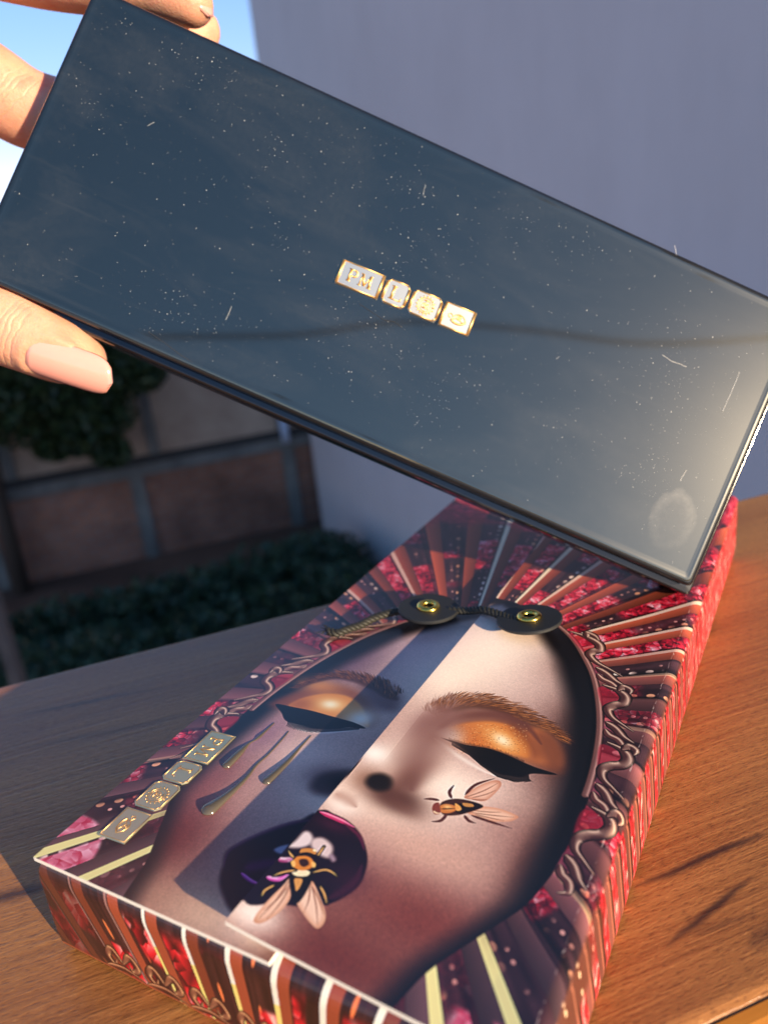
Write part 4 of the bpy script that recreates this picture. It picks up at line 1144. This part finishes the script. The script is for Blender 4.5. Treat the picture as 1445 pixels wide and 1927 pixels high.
# greasy film: wipes, smears, a fingerprint in the lower right corner
film = M.noise(M.coord(scale=(1, 2.2, 1), rot=(0, 0, .5)), 28, 5, 0.6, 0.8)
streak = M.noise(M.coord(scale=(8, 160, 1), rot=(0, 0, -.25)), 3.0, 4, 0.6)
finespk = M.noise(vo, 900, 3, .7)
sp = M.new('ShaderNodeSeparateXYZ'); M.ln(vo, sp.inputs[0])
fpx, fpy = PW - .0105, -PH + .0125
dx = M.math('DIVIDE', M.math('SUBTRACT', sp.outputs[0], fpx), .0056); dy = M.math('DIVIDE', M.math('SUBTRACT', sp.outputs[1], fpy), .0078)
wobn = M.noise(vo, 240, 4, .6)
rad = M.math('ADD', M.math('SQRT', M.math('ADD', M.math('MULTIPLY', dx, dx), M.math('MULTIPLY', dy, dy))), M.math('MULTIPLY_ADD', wobn, .5, -.25))
ringm = M.ramp(rad, [(0.0, (.20, .20, .20)), (0.5, (.26, .26, .26)), (0.80, (.62, .62, .62)), (0.92, (.34, .34, .34)), (1.0, (0, 0, 0))])
upm = M.math('MULTIPLY_ADD', dy, .45, .55, clamp=True)
finger = M.math('MULTIPLY', M.math('MULTIPLY', ringm, upm), M.math('MULTIPLY_ADD', finespk, 1.2, .2))
dust = M.math('MULTIPLY', M.ramp(film, [(0.45, (0, 0, 0)), (0.8, (1, 1, 1))]), M.math('MULTIPLY', finespk, .04))
dust = M.math('ADD', dust, M.math('MULTIPLY', M.ramp(streak, [(0.6, (0, 0, 0)), (0.8, (1, 1, 1))]), .012))
dust = M.math('ADD', M.math('ADD', dust, .006), M.math('MULTIPLY', finger, .22), clamp=True)
dif = M.new('ShaderNodeBsdfDiffuse'); dif.inputs[0].default_value = (.62, .60, .56, 1)
gl = M.new('ShaderNodeBsdfGlossy'); gl.distribution = 'GGX'; gl.inputs['Color'].default_value = (.9, .88, .82, 1); gl.inputs['Roughness'].default_value = .29
ad = M.new('ShaderNodeMixShader'); ad.inputs[0].default_value = 0.017
M.ln(M.b.outputs[0], ad.inputs[1]); M.ln(gl.outputs[0], ad.inputs[2])
mx = M.new('ShaderNodeMixShader'); M.ln(dust, mx.inputs[0]); M.ln(ad.outputs[0], mx.inputs[1]); M.ln(dif.outputs[0], mx.inputs[2])
M.ln(mx.outputs[0], M.n['Material Output'].inputs[0])

def slab(w0, w1, h0, h1, levels, seg=4, rc=0.0012):
    """rounded-corner slab: levels = [(inset, z)] from back to front"""
    mb = MB(); vs = []; fs = []; n = None
    for ins, z in levels:
        loop = []
        for (cx, cy, a0) in ((w1, h0, -90), (w1, h1, 0), (w0, h1, 90), (w0, h0, 180)):
            sx = -1 if cx == w1 else 1; sy = 1 if cy == h0 else -1
            r = max(rc - ins * .5, .0003)
            ox, oy = cx + sx * (ins + r), cy + sy * (ins + r)
            for k in range(seg + 1):
                a = math.radians(a0 + 90 * k / seg); loop.append((ox + r * math.cos(a), oy + r * math.sin(a), z))
        n = len(loop); vs += loop
    L = len(levels)
    for l in range(L - 1):
        for k in range(n): fs.append((l * n + k, l * n + (k + 1) % n, (l + 1) * n + (k + 1) % n, (l + 1) * n + k))
    fs.append(tuple(range(n - 1, -1, -1))); fs.append(tuple((L - 1) * n + k for k in range(n)))
    return mb.add(vs, fs)
TH = 0.0135
slab(-PW - .0002, PW + .0022, -PH - .0019, PH + .0001, [(.0012, -TH), (.0003, -TH + .0006), (0, -TH + .0015), (0, -.0050), (.0002, -.0042), (.0006, -.0039), (.0018, -.0038)]).build('case_base', mat_black.m, case)
slab(-PW + .0016, PW - .0008, -PH + .0008, PH - .0016, [(0, -.0040), (0, -.0024)]).build('lid_neck', mat_black.m, case)
slab(-PW + .0008, PW, -PH, PH - .0009, [(.0004, -.0026), (0, -.0022), (0, -.0005), (.00025, -.0002), (.0007, -.00005)]).build('lid', mat_black.m, case)
slab(-PW + .0016, PW - .0008, -PH + .0008, PH - .0017, [(0, -.0002), (.0000, .00008), (.0003, .00015), (.0007, .00017), (.0012, .00013), (.0019, .00010)]).build('mirror_panel', mat_mirror.m, case)
ZF = .0001

# unseen cable added behind the lens to put a dark line in the mirror
def mirrored(px, py, far):
    r = ray(px, py); t = (ctr - ORG).dot(ez) / r.dot(ez); hit_ = ORG + r * t
    d = r.normalized(); d = d - ez * (2 * d.dot(ez)); return hit_ + d * far
cabp = [mirrored(x, y, 7.0) for x, y in ((-260, 640), (300, 634), (560, 630), (760, 606), (1000, 622), (1200, 646), (1445, 636), (1700, 600))]
cb = MB(); cb.tube([Vector(p) for p in spline([tuple(p) for p in cabp], False, 6)], 0.019, 8)
cbo = cb.build('added_mirror_cable', mat_black.m, None, True)
tag(cbo, 'dark cable added out of view for the faint line mirrored in the makeup case', 'cable')

# logo strip
mat_lg = Mat('polished_gold_face', rgb=(0.66, 0.64, 0.54), rough=0.34, metal=1.0)
mat_lge = Mat('gold_relief', rgb=(1.0, 0.62, 0.22), rough=0.45, metal=1.0)
def on_case(px, py):
    r = ray(px, py); t = (ctr - ORG).dot(ez) / r.dot(ez); d = ORG + r * t - ctr; return d.dot(ex), d.dot(ey)
a_ = on_case(638, 510); b_ = on_case(888, 612)
L_ = math.hypot(b_[0] - a_[0], b_[1] - a_[1]); tdir = Vector((b_[0] - a_[0], b_[1] - a_[1], 0)).normalized()
tup = Vector((-tdir.y, tdir.x, 0))
spans = [(0, .315), (.335, .515), (.535, .755), (.772, 1.0)]
for (hl, hh, shp, em, tx), (s0, s1) in zip(TILES, spans):
    mw = Matrix.Identity(4)
    for j in range(3): mw[j][0] = tdir[j]; mw[j][1] = tup[j]; mw[j][2] = (0, 0, 1)[j]
    p = Vector((a_[0], a_[1], 0)) + tdir * L_ * (s0 + s1) / 2
    mw.translation = Vector((p.x, p.y, ZF))
    hl_ = L_ * (s1 - s0) * 500
    make_tile(case, mat_lg.m, mat_lge.m, mw, hl_, 2.95, shp, em, .0004, True, 1.0)

# dust, lint and a dark streak on the panel
mat_dust = Mat('pale_dust', rgb=(0.8, 0.79, 0.75), rough=0.9)
mb = MB()
clusters = [(random.uniform(-PW, PW), random.uniform(-PH, PH)) for _ in range(44)]
for i in range(2600):
    if random.random() < .42: x, y = random.uniform(-PW + .003, PW - .003), random.uniform(-PH + .003, PH - .003)
    else:
        c = random.choice(clusters); x, y = c[0] + random.gauss(0, .005), c[1] + random.gauss(0, .004)
    if abs(x) > PW - .003 or abs(y) > PH - .003: continue
    s = min(.00004 * math.exp(random.gauss(-.45, .62)), .000062); st_ = random.choice((1, 1, 1, 1.4, 2.2))
    a = random.uniform(0, math.pi) if st_ < 2 else math.radians(70) + random.gauss(0, .25)
    nv = 5; vs = []
    for k in range(nv):
        t = 2 * math.pi * k / nv; r = s * random.uniform(.7, 1.3)
        px, py = r * st_ * math.cos(t), r * math.sin(t)
        vs.append((x + px * math.cos(a) - py * math.sin(a), y + px * math.sin(a) + py * math.cos(a), ZF + .00004))
    vs.append((x, y, ZF + .00004 + s * .6)); 
    mb.add(vs, [(k, (k + 1) % nv, nv) for k in range(nv)])
for i in range(4):
    x, y = random.uniform(-PW + .006, PW - .006), random.uniform(-PH + .006, PH - .006); a = math.radians(65) + random.gauss(0, .5); L = random.uniform(.0008, .0035)
    mb.tube([(x, y, ZF + .00004), (x + L * .5 * math.cos(a) + random.gauss(0, .0001), y + L * .5 * math.sin(a), ZF + .00005), (x + L * math.cos(a), y + L * math.sin(a), ZF + .00004)], .000022, 4)
for P in ([(1245, 668), (1262, 680), (1280, 686), (1290, 691)], [(1268, 462), (1270, 470), (1271, 480)], [(1390, 700), (1382, 720), (1370, 748), (1358, 775)], [(1290, 885), (1284, 895), (1278, 905)]):
    mb.tube([(*on_case(*p), ZF + .00006) for p in P], .00004, 5)
tag(mb.build('dust_specks', mat_dust.m, case), kind='stuff')
mat_fib = Mat('dark_lint_streak', rgb=(0.02, 0.018, 0.016), rough=0.8)
mb = MB()
for P in ([(676, 572), (700, 588), (722, 602), (742, 606), (755, 616)], [(280, 625), (310, 645), (340, 668), (362, 682)]):  # first path is lint, second a thin dark streak
    mb.tube([(*on_case(*p), ZF + .00004) for p in P], .00006, 5)
tag(mb.build('lint_and_streak', mat_fib.m, case), kind='stuff')

# ------------------------------------------------------------------ the hand that holds the case
mat_skin = Mat('warm_skin', rgb=(0.62, 0.36, 0.25), rough=0.48)
M = mat_skin
vo = M.coord()
c0 = M.ramp(M.noise(vo, 70, 4, .6), [(0.32, lin((198, 138, 114))), (0.55, lin((212, 158, 132))), (0.75, lin((204, 120, 104)))])
M.ln(c0, M.b.inputs['Base Color'])
M.set('Subsurface Weight', 0.45); M.set('Subsurface Radius', (1.0, 0.30, 0.14)); M.set('Subsurface Scale', 0.0028)
M.set('Specular IOR Level', 0.4)
wr = M.noise(M.coord(scale=(1, 1, 1)), 900, 4, .65)
vv_ = M.new('ShaderNodeTexVoronoi'); vv_.feature = 'DISTANCE_TO_EDGE'; vv_.inputs['Scale'].default_value = 1100; M.ln(vo, vv_.inputs['Vector'])
hgt = M.math('ADD', wr, M.math('MULTIPLY', vv_.outputs[0], .9))
spw = M.new('ShaderNodeSeparateXYZ'); M.ln(vo, spw.inputs[0])
cwob = M.noise(vo, 260, 3, .6)
def creases(p0, p1, offs, reach):            # flexion lines across a joint
    global hgt
    ax = (p1 - p0).normalized()
    dist = M.math('ADD', M.math('ADD', M.math('MULTIPLY', spw.outputs[0], ax.x), M.math('MULTIPLY', spw.outputs[1], ax.y)), M.math('MULTIPLY_ADD', spw.outputs[2], ax.z, -p0.dot(ax)))
    vd = M.new('ShaderNodeVectorMath', operation='DISTANCE'); M.ln(vo, vd.inputs[0]); vd.inputs[1].default_value = p0
    near = M.math('SUBTRACT', 1.0, M.math('DIVIDE', vd.outputs['Value'], reach), clamp=True)
    dist = M.math('ADD', dist, M.math('MULTIPLY_ADD', cwob, .0022, -.0011))
    for o_ in offs:
        k = M.math('SUBTRACT', 1.0, M.math('DIVIDE', M.math('ABSOLUTE', M.math('SUBTRACT', dist, o_)), .00042), clamp=True)
        hgt = M.math('SUBTRACT', hgt, M.math('MULTIPLY', M.math('MULTIPLY', k, near), 2.6))
creases(at_depth(8, 640, .174), at_depth(110, 690, .174), (-.0022, -.0009, .0004, .0019), .012)
creases(at_depth(20, 190, .193), at_depth(60, 230, .195), (-.0045, -.0030, -.0018, .0006), .013)
M.bump(hgt, 0.30, 0.0004)
mat_nail = Mat('pale_pink_varnish', rgb=lin((226, 158, 146)), rough=0.10)
mat_nail.set('Coat Weight', 0.6); mat_nail.set('Coat Roughness', 0.04); mat_nail.set('Subsurface Weight', 0.15); mat_nail.set('Subsurface Radius', (1, .5, .4)); mat_nail.set('Subsurface Scale', .001)

def chain(bm, P, flat=None):
    """sphere-swept limb through measured joints"""
    pts = spline([(*p[0], p[1]) for p in P], False, 6)
    for i in range(len(pts)):
        p = Vector(pts[i][:3]); r = float(pts[i][3])
        mt = Matrix.Translation(p) @ Matrix.Diagonal((r, r, r, 1))
        bmesh.ops.create_icosphere(bm, subdivisions=3, radius=1.0, matrix=mt)
    mb_ = MB(); mb_.tube([Vector(p[:3]) for p in pts], [float(p[3]) * .995 for p in pts], 20)
    me = mb_.mesh('tmp'); bm.from_mesh(me); bpy.data.meshes.remove(me)
bm = bmesh.new()
D = at_depth
thumb = [((-420, 480, .200), .0135), ((-270, 530, .192), .0115), ((-150, 570, .1865), .0102), ((-60, 595, .1835), .0096), ((5, 612, .1822), .0092), ((60, 636, .1820), .0084), ((112, 660, .1824), .0076), ((140, 670, .1836), .0066), ((156, 676, .1842), .0056)]
index = [((-420, 40, .204), .0115), ((-280, -90, .196), .0108), ((-150, -112, .192), .0102), ((-20, -86, .190), .0095), ((90, -62, .189), .0091), ((190, -48, .188), .0088), ((275, -36, .1875), .0082), ((330, -14, .187), .0070), ((362, 8, .1868), .0052)]
middle = [((-430, 150, .206), .0115), ((-230, 80, .202), .0110), ((-110, 108, .201), .0108), ((-20, 160, .2015), .0103), ((60, 208, .2035), .0098), ((160, 220, .2055), .0092), ((260, 160, .206), .0086), ((340, 92, .2055), .0076), ((376, 58, .205), .0055)]
ring_ = [((-430, 260, .208), .0112), ((-260, 400, .211), .0105), ((-150, 455, .213), .0100), ((-40, 470, .2135), .0096), ((60, 440, .2125), .0090), ((150, 400, .2105), .0084), ((200, 370, .209), .0066)]
pinky = [((-440, 360, .212), .0100), ((-330, 470, .219), .0092), ((-240, 540, .225), .0086), ((-170, 550, .229), .0080), ((-110, 520, .229), .0070)]
for ch in (thumb, index, middle, ring_, pinky):
    chain(bm, [(D(*p), r) for p, r in ch])
def fold(pts, r):
    chain(bm, [(p, r) for p in pts])
f_ax = (D(172, 690, .1832) - D(85, 648, .1822)).normalized()
f_dn = (CU * -1 - f_ax * (CU * -1).dot(f_ax)).normalized(); f_tc = (CB - f_ax * CB.dot(f_ax)).normalized()
f_n = (f_tc * math.cos(math.radians(27)) + f_dn * math.sin(math.radians(27))).normalized(); f_s = f_ax.cross(f_n)
nb = D(84, 651, .1822)
FSG = 1 if f_s.dot(CU) > 0 else -1
for sg in (FSG,):
    fold([nb + f_n * .0058 + f_s * sg * .0044 - f_ax * .0002, nb + f_n * .0056 + f_s * sg * .0052 + f_ax * .004, nb + f_n * .0050 + f_s * sg * .0050 + f_ax * .0085], .0013)
fold([nb + f_n * .0062 - f_s * .0042 - f_ax * .0002, nb + f_n * .0074 - f_s * .002 - f_ax * .0012, nb + f_n * .0076 - f_ax * .0015, nb + f_n * .0074 + f_s * .002 - f_ax * .0012, nb + f_n * .0062 + f_s * .0042 - f_ax * .0002], .0012)
palm = [((-425, 60, .206), .016), ((-470, 200, .210), .018), ((-480, 330, .211), .018), ((-470, 440, .208), .0165)]
chain(bm, [(D(*p), r) for p, r in palm])
palm2 = [((-560, 130, .215), .019), ((-620, 330, .218), .021), ((-600, 460, .214), .019)]
chain(bm, [(D(*p), r) for p, r in palm2])
for p, r in palm:
    chain(bm, [(D(*p), r), (D(-600, 330, .217), .020)])
arm = [((-600, 320, .217), .021), ((-760, 420, .224), .0205), ((-920, 520, .230), .0225), ((-1250, 740, .235), .031), ((-1700, 1050, .24), .038)]
chain(bm, [(D(*p), r) for p, r in arm])
me = bpy.data.meshes.new('hand'); bm.to_mesh(me); bm.free()
tmp = bpy.data.objects.new('tmp_hand', me); COL.objects.link(tmp)
rm_ = tmp.modifiers.new('r', 'REMESH'); rm_.mode = 'VOXEL'; rm_.voxel_size = 0.0008
sm_ = tmp.modifiers.new('s', 'SMOOTH'); sm_.factor = .5; sm_.iterations = 14
dg = bpy.context.evaluated_depsgraph_get()
me2 = bpy.data.meshes.new_from_object(tmp.evaluated_get(dg))
bpy.data.objects.remove(tmp)
me2.name = 'hand'
me2.materials.clear()
hand = link('hand', me2, mat_skin.m, None, True)
tag(hand, 'left hand with pale pink nails gripping the dark case by its left end', 'hand')

def nail(base, tip, nrm, w0, w1, rad, name='nail', th=0.00045):
    base, tip = Vector(base), Vector(tip)
    ax = (tip - base); L = ax.length; ax.normalize()
    nrm = (nrm - ax * nrm.dot(ax)).normalized(); sd_ = ax.cross(nrm)
    NU, NV = 18, 14
    vs = []; fs = []
    for lay in (0, 1):
        for i in range(NU + 1):
            t = i / NU
            # rounded outline: half width along the nail
            end = max(0.0, (t - .66) / .34); st2 = max(0.0, (.16 - t) / .16)
            hw_ = (w0 + (w1 - w0) * t) * math.sqrt(max(0.0, 1 - end ** 2.6)) * math.sqrt(max(0.02, 1 - .55 * st2 ** 2))
            for j in range(NV + 1):
                s = (j / NV * 2 - 1)
                x = s * hw_
                a = x / rad
                h = rad * (math.cos(a) - 1) - .0007 * (t - .45) ** 2 * 2
                off = th if lay == 0 else -.0004
                if lay == 0: h -= th * .7 * abs(s) ** 6
                vs.append(base + ax * (t * L) + sd_ * (rad * math.sin(a)) + nrm * (h + off))
    W_ = NV + 1; N1 = (NU + 1) * W_
    for i in range(NU):
        for j in range(NV):
            q_ = (i * W_ + j, i * W_ + j + 1, (i + 1) * W_ + j + 1, (i + 1) * W_ + j)
            fs.append(q_); fs.append(tuple(N1 + k for k in q_[::-1]))
    rim_ = [j for j in range(W_)] + [i * W_ + NV for i in range(1, NU + 1)] + [NU * W_ + j for j in range(NV - 1, -1, -1)] + [i * W_ for i in range(NU - 1, 0, -1)]
    for a in range(len(rim_)):
        i, j = rim_[a], rim_[(a + 1) % len(rim_)]; fs.append((i, N1 + i, N1 + j, j))
    mb_ = MB(); mb_.add(vs, fs)
    o = mb_.build(name, mat_nail.m, hand, True)
    return o
tc = D(115, 662, .1824); t1 = D(85, 648, .1822); t2 = D(172, 690, .1832)
axd = (t2 - t1).normalized()
down = (CU * -1 - axd * (CU * -1).dot(axd)).normalized()
toc = (CB - axd * CB.dot(axd)).normalized()
nn = (toc * math.cos(math.radians(27)) + down * math.sin(math.radians(27))).normalized()
nail(D(84, 651, .1822) + nn * .0080, D(234, 706, .1826) + nn * .0066, nn, .0054, .0050, .0064)
i1 = D(350, -38, .1868); i2 = D(387, 38, .1862)
axd = (i2 - i1).normalized()
nn = CR * .80 + CU * .35 + CB * .48; nn = (nn - axd * nn.dot(axd)).normalized()
nail(i1 + nn * .0046, i2 + nn * .0016, nn, .0040, .0032, .0058)
